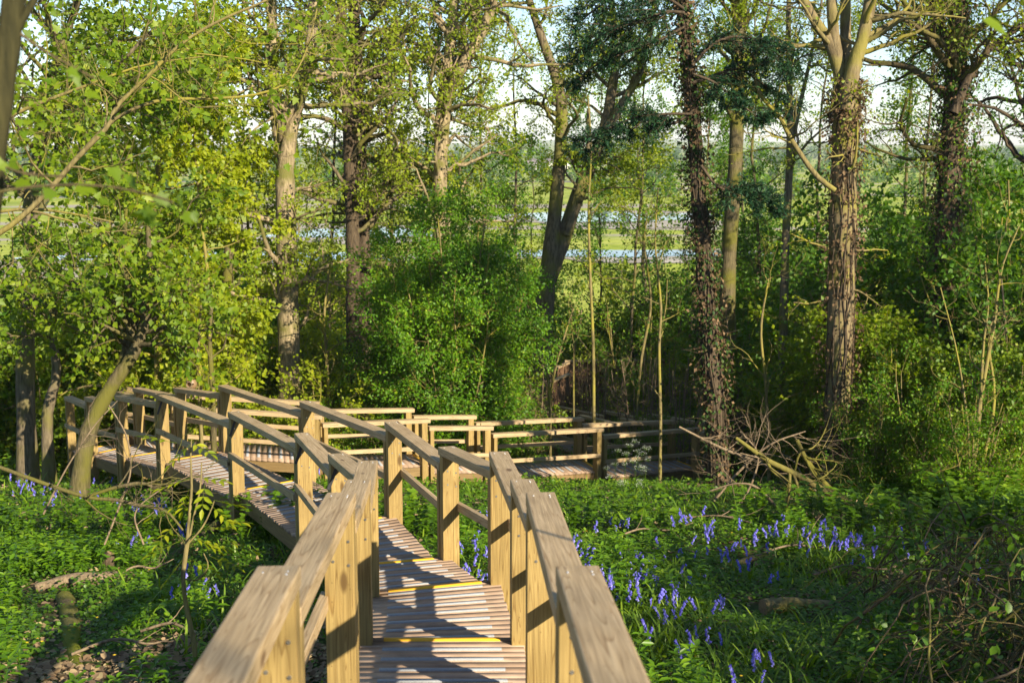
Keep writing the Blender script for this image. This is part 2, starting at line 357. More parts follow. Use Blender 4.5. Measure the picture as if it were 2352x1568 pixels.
Z = Z + np.where(Y > 1500, (Y - 1500) / 4500 * (22 + 14 * np.sin(X / 900 + 1) + 9 * np.sin(X / 370)), 0)
nx = len(xs); ii = np.arange(len(ys) - 1)[:, None] * nx + np.arange(nx - 1)[None]
q = np.stack([ii, ii + 1, ii + nx + 1, ii + nx], -1).reshape(-1, 4)
g = mesh_np('ground', np.stack([X, Y, Z], -1).reshape(-1, 3), [q], ground_mat(), smooth=True); struct(g)

mw, n, l, b = newmat('pond_water'); b.inputs['Base Color'].default_value = (.05, .07, .08, 1); b.inputs['Roughness'].default_value = .06; b.inputs['IOR'].default_value = 1.33
b.inputs['Specular IOR Level'].default_value = .9
no = n.new('ShaderNodeTexNoise'); no.inputs['Scale'].default_value = .8; tcg = n.new('ShaderNodeNewGeometry'); l.new(tcg.outputs['Position'], no.inputs[0])
bp = n.new('ShaderNodeBump'); bp.inputs['Strength'].default_value = .12; bp.inputs['Distance'].default_value = .05; l.new(no.outputs[0], bp.inputs['Height']); l.new(bp.outputs[0], b.inputs['Normal'])
mb = plain('pale_mud', (.38, .34, .27), .9, 0, .3, .3)
def blob(name, cx, cyy, rx, ry, z, mat, seed):
    r2 = np.random.default_rng(seed); th = np.linspace(0, 2 * math.pi, 72, endpoint=False)
    k = 1 + .16 * np.sin(3 * th + r2.random() * 6) + .10 * np.sin(5 * th + r2.random() * 6) + .06 * np.sin(9 * th + r2.random() * 6)
    V = np.stack([cx + rx * k * np.cos(th), cyy + ry * k * np.sin(th), np.full(72, z)], -1)
    V = np.vstack([V, [[cx, cyy, z]]]); i = np.arange(72)
    return mesh_np(name, V, [np.stack([i, (i + 1) % 72, np.full(72, 72)], -1)], mat)
for (u0, u1, v, hh, sd) in ((120, 900, 590, 11, 3), (1130, 1760, 582, 8, 4), (640, 1010, 535, 11, 6), (1170, 1640, 497, 11, 5)):
    p0, p1 = atz(u0, v, -13.1), atz(u1, v, -13.1)
    ry = abs(atz(u0, v - hh, -13.1)[1] - atz(u0, v + hh, -13.1)[1]) / 2
    cx, cyy, rx = (p0[0] + p1[0]) / 2, p0[1], (p1[0] - p0[0]) / 2
    bank = blob('mud_bank', cx, cyy - ry * .35, rx * 1.12, ry * 1.75, -13.13, mb, sd); struct(bank)
    w = blob('pond_water', cx, cyy, rx, ry, -13.08, mw, sd + 20); struct(w)

# ------------------------------------------------------------------ boardwalk
def timber(name, a, b, w, h, mat, parent, up=(0, 0, 1), ch=.006):
    """squared timber from a to b (centre line), w across, h along 'up'; its own X runs along the grain"""
    a = Vector(a); b = Vector(b); L = (b - a).length; x = (b - a).normalized()
    u = Vector(up); z = (u - x * u.dot(x)).normalized(); y = z.cross(x)
    bm = bmesh.new(); bmesh.ops.create_cube(bm, size=1)
    for v in bm.verts: v.co = Vector(((v.co.x + .5) * L, v.co.y * w, v.co.z * h))
    if ch: bmesh.ops.bevel(bm, geom=bm.edges[:], offset=ch, segments=2, affect='EDGES', profile=.6)
    me = bpy.data.meshes.new(name); bm.to_mesh(me); bm.free(); me.materials.append(mat)
    o = bpy.data.objects.new(name, me); C.objects.link(o); o.parent = parent
    Mx = Matrix((x, y, z)).transposed().to_4x4(); Mx.translation = a - parent.location if parent else a
    o.matrix_local = Mx
    return o
def deck_part(parent, L0, R0, L1, R1, zs, ze, ends):
    base = np.array(parent.location); n = max(3, int(round(((np.linalg.norm(np.array(L1) - L0) + np.linalg.norm(np.array(R1) - R0)) / 2) / .1)))
    V = []; Fq = []; rn = []; UV = []
    P = lambda s, t: np.append((np.array(L0) * (1 - t) + np.array(L1) * t) * (1 - s) + (np.array(R0) * (1 - t) + np.array(R1) * t) * s, zs * (1 - t) + ze * t)
    g = .014 / n
    strips = []
    for i in range(n):
        t0, t1 = i / n + g, (i + 1) / n - g
        j0, j1 = rng.uniform(-.008, .008, 2)
        A, B, Cc, D = P(j0, t0), P(1 + j1, t0), P(1 + j1, t1), P(j0, t1)
        k = len(V); dz = np.array([0, 0, .032]); jz = np.array([0, 0, rng.uniform(-.0007, .0007)])
        V += [A + jz, B + jz, Cc + jz, D + jz, A - dz, B - dz, Cc - dz, D - dz]
        Fq += [[k, k + 1, k + 2, k + 3], [k + 4, k + 7, k + 6, k + 5], [k, k + 4, k + 5, k + 1], [k + 1, k + 5, k + 6, k + 2], [k + 2, k + 6, k + 7, k + 3], [k + 3, k + 7, k + 4, k]]
        r = rng.random(); rn += [r] * 6; o = rng.uniform(0, 50, 2)
        uvq = [(0, 0), (1, 0), (1, .1), (0, .1)]
        for f in range(6): UV += [(a + o[0], b_ + o[1]) for a, b_ in uvq]
        last = i == n - 1
        if i % 2 == 0 and not last and i < n - 1 or (last and ends):
            a, b_ = .14, .86; tm = (i + .5) / n; w = (.034 if last else .024) / (.1 * n); th = np.array([0, 0, .005])
            q = [P(a, tm - w), P(b_, tm - w), P(b_, tm + w), P(a, tm + w)]
            strips.append((q, last))
    o = mesh_np('decking', np.array(V) - base, [np.array(Fq)], M['deck'], parent, np.array(rn))
    uvl = o.data.uv_layers.new(name='UVMap'); uvl.data.foreach_set('uv', np.array(UV, np.float32).ravel())
    for q, last in strips:
        q = np.array(q) - base; hi = q + [0, 0, .0065]; lo = q - [0, 0, .004]
        mesh_np('nosing_strip' if last else 'grip_strip', np.vstack([hi, lo]), [np.array([[0, 1, 2, 3], [0, 4, 5, 1], [1, 5, 6, 2], [2, 6, 7, 3], [3, 7, 4, 0]])], M['yellow_strip' if last else 'grey_strip'], parent)
def screw(p, nrm, parent, r=.009):
    bm = bmesh.new(); bmesh.ops.create_cone(bm, cap_ends=True, segments=10, radius1=r, radius2=r * .8, depth=.004)
    me = bpy.data.meshes.new('screw'); bm.to_mesh(me); bm.free(); me.materials.append(M['steel'])
    o = bpy.data.objects.new('screw', me); C.objects.link(o); o.parent = parent
    q = Vector(nrm).to_track_quat('Z', 'Y').to_matrix().to_4x4(); q.translation = Vector(p) - parent.location; o.matrix_local = q
def section(label, L0, R0, L1, R1, z0, z1, off=1.0, sides='LR', ends=True, near=False, post0=True, straps=False):
    """L/R: rail centre lines in plan at the start and end; z0, z1: top of handrail"""
    L0, R0, L1, R1 = [np.array(q[:2], float) for q in (L0, R0, L1, R1)]
    c = (L0 + R0 + L1 + R1) / 4
    t = thing('boardwalk_section', label, 'boardwalk', (c[0], c[1], (z0 + z1) / 2 - off), 'stepped boardwalk sections')
    def ins(a, b, d):  # move a towards b
        return a + (b - a) / np.linalg.norm(b - a) * d
    deck_part(t, ins(L0, R0, .0), ins(R0, L0, .0), ins(L1, R1, .0), ins(R1, L1, .0), z0 - off, z1 - off, ends)
    for sd, a, b, oth in (('L', L0, L1, R1), ('R', R0, R1, L1)):
        d = b - a; ln = np.linalg.norm(d); d = d / ln; out = (b - oth) / np.linalg.norm(b - oth)
        # side beam below the boards
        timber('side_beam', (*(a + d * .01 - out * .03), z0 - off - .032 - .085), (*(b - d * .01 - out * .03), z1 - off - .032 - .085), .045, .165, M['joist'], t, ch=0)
        if sd not in sides: continue
        sl = (z1 - z0) / ln
        e0 = a - d * .02; e1 = b + d * .0
        timber('handrail', (*e0, z0 - .035), (*e1, z1 - .035), .145, .07, M['rail'], t, ch=.007)
        # end post and start post
        pe = b - d * .115; zt = z1 - .072 + sl * -.115
        zgnd = float(zg(pe[0], pe[1])) - .15
        timber('post', (pe[0], pe[1], zgnd), (pe[0], pe[1], zt), .145, .11, M['post'], t, up=(d[0], d[1], 0), ch=.004)
        if post0 and ln > .8:
            ps = a + d * .035; zgs = float(zg(ps[0], ps[1])) - .15
            timber('post', (ps[0], ps[1], zgs), (ps[0], ps[1], z0 - .074), .135, .07, M['post'], t, up=(d[0], d[1], 0), ch=.004)
        mo = out * .08
        timber('mid_rail', (*(a + mo + d * .02), z0 - .52), (*(b + mo - d * .08), z1 - .52), .045, .072, M['rail'], t, ch=.004)
        if near:
            for q in (-.04, .04):
                for dd in (.09, .13) if q < 0 else (.1,):
                    p = b - d * dd + np.array([-d[1], d[0]]) * q
                    screw((*p, z1 - sl * dd + .0005), (0, 0, 1), t, .0045)
            for zz in (.18, .30):
                p = pe - d * .0565 + np.array([-d[1], d[0]]) * .03
                screw((*p, z1 - zz), (-d[0], -d[1], 0), t)
                p = pe - d * .0565 - np.array([-d[1], d[0]]) * .045
                screw((*p, z1 - zz - .02), (-d[0], -d[1], 0), t)
        if straps and sd == 'L':
            p = pe - d * .06 + out * .03
            timber('strap', (*(p - d * .02), z1 - .085), (*(p - d * .02 + out * .07), z1 - .26), .028, .004, M['strap'], t, up=(-d[0], -d[1], 0), ch=0)
    return t
def pxz(p, z): q = atz(p[0], p[1], z); return q[:2]
JL = [(641,1298),(784,1130),(824,1100),(844.6,1056.6),(772,1040.7),(692,993),(536,944),(366,903),(273,907.4),(203,910),(156,909)]
JR = [(1326,1298),(1241,1129.5),(1199,1099.3),(1145,1036),(1024,1024.6),(898,966.6),(700,921),(511,883.5),(408,889.5),(313,889.5),(271,898)]
JZ = [-1.38, -1.70, -1.98, -2.27, -2.60, -2.83, -3.22, -3.52, -3.86, -4.18, -4.5]
lab1 = ['nearest boardwalk section, its thick handrails running out of the bottom of the photo',
        'boardwalk section just below the nearest one, with tall knotty posts',
        'short straight boardwalk section between the second step and the bend',
        'boardwalk section where the handrails start to turn left',
        'boardwalk section in the middle of the bend, with a short left handrail',
        'boardwalk section leaving the bend, its right handrail crossing above ferns and bluebells',
        'long boardwalk section heading left, with a black strap under its handrail end',
        'boardwalk section above the pale sapling, heading left past the dead branches',
        'short shaded boardwalk section behind the leafy maple twigs on the left',
        'boardwalk section half hidden by the leaning trunk on the left',
        'last shaded boardwalk section before the hairpin, behind the leaning trunk']
pl, pr, pz = np.array([-.655, 1.9]), np.array([.29, 1.9]), -1.16 + .14
for i in range(11):
    Lq, Rq = pxz(JL[i], JZ[i]), pxz(JR[i], JZ[i])
    section(lab1[i], pl, pr, Lq, Rq, pz - .14, JZ[i], near=i < 7, straps=i in (4, 5, 6, 7), off=1.0)
    pl, pr, pz = Lq, Rq, JZ[i]
J10R = pxz(JR[9], JZ[9]); J11R = pr
A0N, A0F = np.array([-5.85, 21.45]), np.array([-6.05, 22.5])
section('small corner landing at the left hairpin of the boardwalk', J10R + [.12, .1], J11R + [.1, .1], A0N, A0F, -4.45, -4.45, .86, 'R', False, post0=False)
RN = [(741, 953), (985.7, 961), (1131, 978), (1384, 982), (1608, 981.6)]
RF = [(733, 923), (950, 937), (1092, 953), (1338, 957.6), (1553, 964)]
RZ = [-4.60, -4.85, -5.09, -5.40, -5.75]
lab2 = ['lower boardwalk section crossing behind the upper walk at the foot of the big oak',
        'lower boardwalk section in the middle, seen below the upper handrails',
        'short lower boardwalk section left of the striped deck in the middle',
        'lower boardwalk section with sunlit striped deck and yellow end strip',
        'lower boardwalk section ending at the ivy covered trunk']
pn, pf, pz = A0N, A0F, -4.30
for i in range(5):
    Nq, Fq_ = pxz(RN[i], RZ[i]), pxz(RF[i], RZ[i])
    section(lab2[i], pf, pn, Fq_, Nq, pz - .14, RZ[i], .86)
    pn, pf, pz = Nq, Fq_, RZ[i]
P0, Q0 = np.array([3.12, 26.85]), np.array([4.45, 26.75])
section('corner landing of the boardwalk behind the ivy covered trunk', pf, pn, P0, Q0, -5.86, -5.88, .86, 'R', False, post0=False)
RP = [(1425, 959), (1333, 951.6), (1210, 936)]; RQ = [(1490, 949), (1390.7, 942), (1267, 928.6)]; R3 = [-6.1, -6.47, -6.85]
lab3 = ['lowest boardwalk run, section turning back left with a yellow strip on its deck',
        'lowest boardwalk run, middle section behind the thin saplings', 'lowest boardwalk run, far section leading to the boarded fence']
pp, pq, pz = P0, Q0, -5.82
for i in range(3):
    Pq, Qq = pxz(RP[i], R3[i]), pxz(RQ[i], R3[i])
    section(lab3[i], pp, pq, Pq, Qq, pz - .14, R3[i], .86)
    pp, pq, pz = Pq, Qq, R3[i]

# boarded fence beyond the lowest run
def fence(label, a, b, za, zb, h):
    a = np.array(a, float); b = np.array(b, float)
    t = thing('boarded_fence', label, 'fence', (*a, za - h), 'close boarded screens')
    d = (b - a); ln = np.linalg.norm(d); d /= ln; nrm = np.array([-d[1], d[0]])
    if nrm[1] > 0: nrm = -nrm
    acc = Acc(); n = int(ln / .125)
    cube = np.array([[x, y, z] for x in (0, 1) for y in (0, 1) for z in (0, 1)], float); cf = np.array([[0, 1, 3, 2], [4, 6, 7, 5], [0, 4, 5, 1], [2, 3, 7, 6], [0, 2, 6, 4], [1, 5, 7, 3]])
    for i in range(n):
        o = rng.uniform(0, .012); p = a + d * (i * .125); q = p + d * .12
        z0 = za + (zb - za) * i / n
        V = np.array([[*(p if x == 0 else q) + nrm * (o + .022 * y), z0 - h if z == 0 else z0 - .03] for x, y, z in cube]); acc.add(V, cf, np.full(6, rng.random()))
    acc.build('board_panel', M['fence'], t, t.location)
    timber('cap_rail', (*(a - nrm * -.01), za), (*(b + nrm * .01), zb), .13, .05, M['rail'], t)
    k = max(2, int(ln / 1.6) + 1)
    for i in range(k):
        f = i / (k - 1); p = a + d * ln * f - nrm * .06
        zt = za + (zb - za) * f - .03
        timber('post', (*p, float(zg(*p)) - .2), (*p, zt), .1, .1, M['fence'], t, up=(d[0], d[1], 0), ch=.003)
def px2(u, v, z): q = atz(u, v, z); return q[:2]
fence('low boarded side of the far ramp, its cap rail nearest the lower walk', px2(1202, 905, -6.3), px2(1306, 859, -6.25), -6.3, -6.25, 1.9)
fence('boarded side of the far ramp behind the lower cap rail', px2(1204, 878, -6.2), px2(1304, 833, -6.2), -6.2, -6.2, 2.2)
fence('long dark boarded screen seen between saplings right of the ramp', px2(1297, 829, -6.25), px2(1765, 823, -6.25), -6.25, -6.25, 2.3)

# ------------------------------------------------------------------ trees
def gpos(u, d):
    x = (u - 1176) / F * d; y = d * .985
    return np.array([x, y, float(zg(x, y))])
def add_crown(tr, br, lf, stems, m1, len1, t0, t1, ang=65, up=.04, m2=6, m3=5, nl=6, size=.07, tpl=KITE, spread=.05, wander=.22, l2=.42, l3=.45, rr=.5, keep=None, rmin=.0025, flat=1.0, K1=9, t0b=.2):
    """branches of three orders on every stem, leaves on the last"""
    for P, Rr in stems:
        b1, r1 = spawn(P[None], Rr[None], m1, t0, t1, ang, len1, K1, up, wander, rr, rmin=.004)
        br.tube(b1, r1, 5)
        l1 = np.linalg.norm(b1[:, -1] - b1[:, 0], axis=1).mean()
        b2, r2 = spawn(b1, r1, m2, t0b, 1, 48, l1 * l2, 6, up, wander, .6, rmin=rmin); br.tube(b2, r2, 4)
        b3, r3 = spawn(b2, r2, m3, .2, 1, 45, l1 * l2 * l3, 4, up * .5, wander * 1.2, .6, rmin=rmin * .8); br.tube(b3, r3, 3)
        if nl: twig_leaves(lf, b3, nl, size, tpl, spread, keep=keep, flat=flat)
def tree(label, stems, bark, leafm, name='tree', cat='tree', group=None, crowns=(), extra=(), n=10, twigmat=None, crown='crown', branches='branches'):
    base = stems[0][0][0] + np.array([0, 0, .25])
    t = thing(name, label, cat, base, group)
    tr, br, lf = Acc(), Acc(), Acc()
    for P, Rr in stems:
        Rj = Rr * (1 + .05 * np.sin(np.arange(len(Rr)) * 2.1)); tr.tube(P, Rj, n)
    done = []
    for c in crowns:
        c = dict(c); idx = c.pop('on', None); src = c.pop('src', None)
        if src is None: add_crown(tr, br, lf, [stems[i] for i in (idx if idx is not None else range(len(stems)))], **c)
        for s_ in src or ():
            lb = Acc(); lb.tube(s_[0], s_[1], 7); add_crown(tr, lb, lf, [s_], **c); lb.build('limb', twigmat or bark, t, base, True); done.append(id(s_))
    for s_ in extra:
        if id(s_) not in done: lb = Acc(); lb.tube(s_[0], s_[1], 7); lb.build('limb', twigmat or bark, t, base, True)
    tr.build('trunk', bark, t, base, True)
    if br.n: br.build(branches, twigmat or bark, t, base, True)
    if lf.n: lf.build(crown, leafm, t, base)
    return t
def sway(base, h, r, lean=(0, 0), K=12, w=.05, seed=0):
    r2 = np.random.default_rng(seed); s = np.linspace(0, 1, K)
    off = np.cumsum(r2.normal(size=(K, 2)) * w * h / K ** .5 * .35, 0); off -= off[0]
    P = np.zeros((K, 3)); P[:, :2] = np.array(base[:2]) + s[:, None] * np.array(lean) * h + off
    P[:, 2] = base[2] - .25 + s * (h + .25)
    return P, r * (1 - .72 * s) * np.where(s < .05, 1.25, 1)

# --- oaks beyond the lower walk
A = stem([(669, 1010, 54), (664, 800, 50), (658, 560, 48), (654, 390, 42)], 27.5, 18)
B = stem([(654, 400, 38), (672, 280, 32), (700, 180, 29), (718, 60, 26), (728, -120, 20)], 27.5, 12, False)
D = stem([(652, 400, 32), (634, 250, 29), (626, 100, 26), (620, -120, 22)], 27.7, 12, False)
tree('thick pale furrowed oak trunk standing right behind the lower walk handrails', [A, B, D], M['bark_oak'], M['oak_leaf'], 'oak_tree', group='oaks above the meadow', n=14,
     crowns=[dict(on=[1, 2], m1=15, len1=2.6, t0=.1, t1=1, nl=9, size=.085), dict(on=[0], m1=12, len1=2.2, t0=.35, t1=.95, nl=9, size=.085, up=0)])
A = stem([(812, 1000, 36), (812, 700, 34), (810, 540, 32), (800, 260, 30), (784, 110, 26), (788, -120, 22)], 31, 20)
B = stem([(836, 1000, 32), (838, 640, 31), (830, 470, 31), (821, 250, 33), (812, 0, 27), (806, -140, 24)], 31.6, 20)
tree('pair of dark straight oak trunks close together, left of the round bush', [A, B], M['bark_brown'], M['oak_leaf'], 'oak_tree', group='oaks above the meadow', n=11, twigmat=M['bark_grey'],
     crowns=[dict(m1=34, len1=2.6, t0=.3, t1=1, nl=9, size=.085, up=.02)])
A = stem([(1012, 990, 32), (1010, 700, 30), (1010, 480, 30), (1015, 300, 34), (1022, 212, 36)], 31, 18)
B = stem([(1020, 222, 30), (1035, 100, 27), (1045, -20, 23), (1050, -150, 18)], 31, 10, False)
D = stem([(1024, 222, 30), (1075, 130, 26), (1128, 20, 22), (1160, -130, 18)], 30.6, 12, False)
tree('forked oak rising behind the round bush, its right limb slanting up', [A, B, D], M['bark_oak'], M['oak_leaf'], 'oak_tree', group='oaks above the meadow', n=11,
     crowns=[dict(on=[1, 2], m1=16, len1=2.5, t0=.05, t1=1, nl=9, size=.085), dict(on=[0], m1=18, len1=2.3, t0=.4, t1=1, nl=9, size=.085)])
A = stem([(1238, 960, 48), (1250, 720, 44), (1262, 600, 38), (1278, 450, 31), (1290, 280, 28), (1280, 190, 25), (1245, 90, 20), (1210, -20, 16), (1195, -120, 12)], 33, 26)
B = stem([(1258, 650, 36), (1290, 560, 36), (1330, 440, 33), (1385, 310, 28), (1406, 200, 23), (1415, 120, 18), (1398, -60, 13)], 33.2, 20, False)
D = stem([(1392, 300, 22), (1440, 220, 20), (1475, 150, 17), (1500, 30, 13), (1515, -80, 9)], 33, 10, False)
E = stem([(1300, 540, 18), (1330, 430, 16), (1350, 350, 13), (1352, 250, 8)], 33, 8, False)
tree('leaning grey tree splitting low into curved stems at the meadow edge', [A, B, D, E], M['bark_grey'], M['oak_leaf'], 'oak_tree', group='oaks above the meadow', n=11,
     crowns=[dict(on=[0], m1=17, len1=2.2, t0=.45, t1=1, nl=9, size=.08), dict(on=[1], m1=14, len1=1.9, t0=.35, t1=1, nl=12, size=.08), dict(on=[2, 3], m1=7, len1=1.5, t0=.2, t1=1, nl=12, size=.08)])
A = stem([(1668, 1010, 38), (1672, 640, 35), (1690, 350, 33), (1700, 0, 31), (1704, -140, 28)], 30, 18)
tree('straight mossy trunk standing behind the ivy covered conifer', [A], M['bark_moss'], M['oak_leaf'], n=11, crowns=[dict(m1=20, len1=2.0, t0=.45, t1=1, nl=12, size=.08)])
A = stem([(1795, 1020, 22), (1803, 600, 19), (1815, 330, 17), (1811, 100, 13), (1814, -100, 9)], 26, 20)
B = stem([(1815, 345, 11), (1838, 240, 10), (1858, 150, 8), (1882, 40, 6), (1895, -60, 4)], 26, 10, False)
tree('slender grey sapling trunk between the two ivy covered trunks', [A, B], M['bark_grey'], M['oak_leaf'], n=8, crowns=[dict(m1=13, len1=1.3, t0=.4, t1=1, nl=3, size=.07, m2=5, m3=4)])

# --- the sunlit pale tree with dead ivy
A = stem([(1916, 1105, 54), (1925, 900, 56), (1934, 600, 60), (1940, 330, 58), (1944, 235, 60), (1946, 165, 34), (1947, 120, 6)], 20, 26)
l1 = stem([(1938, 250, 30), (1934, 200, 34), (1924, 150, 30), (1902, 92, 26), (1876, 55, 23), (1835, -20, 20), (1800, -90, 16)], 20, 12, False)
l2 = stem([(1940, 250, 30), (1936, 200, 34), (1920, 120, 28), (1912, 40, 25), (1905, -90, 20)], 20, 9, False)
l3 = stem([(1944, 250, 32), (1944, 190, 34), (1942, 100, 27), (1942, -90, 22)], 20.3, 8, False)
l4 = stem([(1944, 255, 34), (1950, 200, 38), (1968, 130, 32), (1984, 80, 30), (2003, -20, 27), (2016, -100, 22)], 19.8, 10, False)
lich = stem([(1918, 438, 13), (1876, 405, 13), (1841, 358, 12), (1811, 310, 11), (1791, 268, 10), (1751, 225, 9), (1733, 180, 7), (1728, 120, 4)], 19.4, 16, False)
tB = tree('sunlit pale tree splitting into thick upright limbs, dead ivy on its lower trunk', [A, l1, l2, l3, l4], M['bark_beech'], M['oak_leaf'], 'tree', n=16, extra=[lich], twigmat=M['bark_young'],
     crowns=[dict(src=[lich], m1=12, len1=.9, t0=.3, t1=1, nl=1, size=.05, m2=4, m3=3), dict(on=[1, 4], m1=6, len1=1.6, t0=.3, t1=1, nl=1, size=.06, m2=4, m3=3), dict(on=[0], m1=16, len1=.9, t0=.25, t1=.8, nl=2, size=.06, m2=4, m3=3, up=0)])
def ivy_on(t, P, Rr, n, size, mats, t0, t1, thick, stems=14, name='ivy'):
    """leaves and stems wrapped round a trunk"""
    base = np.array(t.location); K = len(P)
    def pt(f, a, r):
        f = np.clip(f, 0, 1) * (K - 1); i = np.clip(f.astype(int), 0, K - 2); w = (f - i)[:, None]
        c = P[i] * (1 - w) + P[i + 1] * w; rad = (Rr[i] * (1 - w[:, 0]) + Rr[i + 1] * w[:, 0]) * r
        o = np.stack([np.cos(a), np.sin(a), np.zeros_like(a)], -1)
        return c + o * rad[:, None], o
    vs = Acc()
    for k in range(stems):
        f = np.linspace(t0, t1 * rng.uniform(.7, 1), 22); a = rng.uniform(0, 6.28) + np.cumsum(rng.normal(0, .22, 22)); p, _ = pt(f, a, 1.04)
        vs.tube(p + rng.normal(0, .012, p.shape), np.full(22, rng.uniform(.006, .02)) * np.linspace(1, .5, 22), 5)
    # short side shoots sticking out
    m = n // 40; f = rng.uniform(t0, t1, m); a = rng.uniform(0, 6.28, m); p, o = pt(f, a, np.full(m, 1.0))
    d = nz(o + rng.normal(0, .5, (m, 3)) + [0, 0, .2]); L = rng.uniform(.1, 1, m)[:, None] * thick * 2.2
    Q = np.stack([p, p + d * L * .5 + rng.normal(0, .02, (m, 3)), p + d * L + rng.normal(0, .05, (m, 3))], 1); vs.tube(Q, np.repeat(np.array([[.005, .004, .002]]), m, 0), 3)
    vs.build(name + '_stems', M['bark_brown'], t, base, True)
    per = n // len(mats)
    for mt, nm in mats:
        lf = Acc(); f = t0 + (t1 - t0) * rng.random(per); a = rng.uniform(0, 6.28, per)
        clump = .5 + .5 * np.sin(f * 40 + a * 2 + 1.3 * np.sin(f * 17)); kk = rng.random(per) < .25 + .75 * clump; f, a = f[kk], a[kk]
        p, o = pt(f, a, np.full(len(f), 1.03)); p = p + o * (rng.random(len(f)) ** 1.7 * thick)[:, None] + rng.normal(0, .02, p.shape)
        leaves(lf, p, o * .3 + rng.normal(0, .5, p.shape) - [0, 0, .8], o + rng.normal(0, .45, p.shape), size * rng.uniform(.6, 1.3, len(f)), KITE)
        lf.build(nm, M[mt], t, base)
ivy_on(tB, *A, 5200, .062, [('dead', 'dead_ivy')], .02, .80, .17, 18)
# --- the dark conifer wrapped in ivy
A = stem([(1655, 1098, 44), (1640, 900, 40), (1625, 700, 36), (1608, 480, 32), (1590, 250, 28), (1571, 40, 25), (1560, -120, 22)], 20, 26)
tC = tree('dark trunk wrapped in brown ivy, with drooping blue green conifer boughs', [A], M['bark_brown'], M['needle'], 'conifer_tree', 'conifer')
ivy_on(tC, *A, 9000, .066, [('dead', 'dead_ivy'), ('ivy', 'ivy')], .02, .97, .19, 22)
def bough(t, rows, depth, width, dens, acc_b, acc_n):
    P, Rr = stem(rows, depth, 14, False)
    acc_b.tube(P, Rr, 5)
    L = np.linalg.norm(P[-1] - P[0])
    b, r = spawn(P[None], Rr[None], dens, .18, 1, 58, lambda t_: width * (1.15 - .75 * t_), 7, -.05, .08, .5, rmin=.003)
    b[:, :, 2] = b[:, :, 2] * .45 + .55 * (b[:, :1, 2] - .14 * np.linspace(0, 1, 7)[None] ** 1.5 * width)   # flat drooping sprays
    acc_b.tube(b, r, 3)
    b2, r2 = spawn(b, r, 9, .1, 1, 42, width * .3, 4, -.06, .06, .6, rmin=.002); b2[:, :, 2] = b2[:, :, 2] * .6 + .4 * b2[:, :1, 2]
    acc_b.tube(b2, r2, 3)
    for bb, n_ in ((b, 26), (b2, 13)):
        N, K = bb.shape[:2]; idx = np.repeat(np.arange(N), n_); tt = rng.uniform(.02, 1, len(idx)) * (K - 1); i = np.clip(tt.astype(int), 0, K - 2); w = (tt - i)[:, None]
        p = bb[idx, i] * (1 - w) + bb[idx, i + 1] * w; tan = nz(bb[idx, i + 1] - bb[idx, i])
        sd = rng.normal(size=p.shape) * [1, 1, .45]; d = nz(tan * .8 + nz(sd - (sd * tan).sum(1, keepdims=True) * tan))
        leaves(acc_n, p, d, rng.normal(0, .4, p.shape) + [0, 0, 1], .062 * rng.uniform(.7, 1.2, len(p)), (NEEDLE[0] * [2.2, 1, 1], NEEDLE[1]))
ab, an = Acc(), Acc()
for rows, dep, wd, dn in (
    ([(1572, 30, 9), (1530, 28, 8), (1470, 50, 7), (1400, 75, 5), (1330, 120, 3)], 18.8, 1.0, 34),
    ([(1570, 20, 8), (1520, -10, 7), (1450, -20, 6), (1385, 10, 4), (1320, 60, 3)], 19.3, .9, 30),
    ([(1575, 60, 7), (1520, 90, 6), (1440, 120, 5), (1370, 150, 3), (1320, 190, 2)], 19.6, .7, 24),
    ([(1590, 262, 7), (1530, 262, 6), (1460, 270, 5), (1390, 300, 4), (1330, 345, 2)], 18.9, .75, 30),
    ([(1592, 255, 6), (1545, 285, 6), (1500, 265, 5), (1450, 300, 3)], 19.6, .55, 20),
    ([(1590, 150, 8), (1640, 100, 7), (1700, 85, 6), (1760, 120, 5), (1815, 160, 3)], 19.0, .9, 34),
    ([(1592, 190, 8), (1650, 170, 7), (1700, 160, 6), (1760, 200, 4), (1812, 250, 2)], 19.6, .85, 32),
    ([(1592, 170, 6), (1640, 190, 6), (1690, 230, 5), (1740, 270, 3)], 18.8, .6, 22),
    ([(1610, 380, 8), (1650, 430, 6), (1700, 440, 5), (1740, 455, 4), (1785, 480, 2)], 19.2, .62, 30)):
    bough(tC, rows, dep, wd, dn, ab, an)
ab.build('boughs', M['bark_brown'], tC, np.array(tC.location), True); an.build('needles', M['needle'], tC, np.array(tC.location))
# --- tall ivy tree at the right
A = stem([(2162, 1040, 60), (2168, 650, 52), (2180, 450, 48), (2192, 250, 44), (2200, 60, 40), (2206, -140, 34)], 23, 24)
l1 = stem([(2190, 260, 22), (2225, 180, 19), (2275, 110, 16), (2350, 60, 12), (2430, 30, 8)], 22.6, 12, False)
l2 = stem([(2196, 140, 20), (2160, 70, 16), (2130, -20, 12)], 23.2, 8, False)
tD = tree('tall dark tree thick with living ivy near the right edge', [A, l1, l2], M['bark_brown'], M['oak_leaf'], 'ivy_tree', n=11, twigmat=M['twig_dark'],
     crowns=[dict(on=[0], m1=24, len1=2.3, t0=.45, t1=1, nl=3, size=.075, up=.05), dict(on=[1, 2], m1=13, len1=1.5, t0=.2, t1=1, nl=4, size=.075)])
ivy_on(tD, *A, 13000, .07, [('ivy', 'ivy'), ('elder', 'fresh_ivy'), ('dead', 'dead_ivy')], .05, .99, .34, 20)
A = stem([(2420, 1000, 46), (2400, 600, 40), (2390, 300, 34), (2380, 0, 28)], 27, 16)
tree('leafy tree at the right edge of the wood behind the tall ivy tree', [A], M['bark_brown'], M['elder'], n=9, crowns=[dict(m1=22, len1=2.8, t0=.35, t1=1, nl=6, size=.08)])

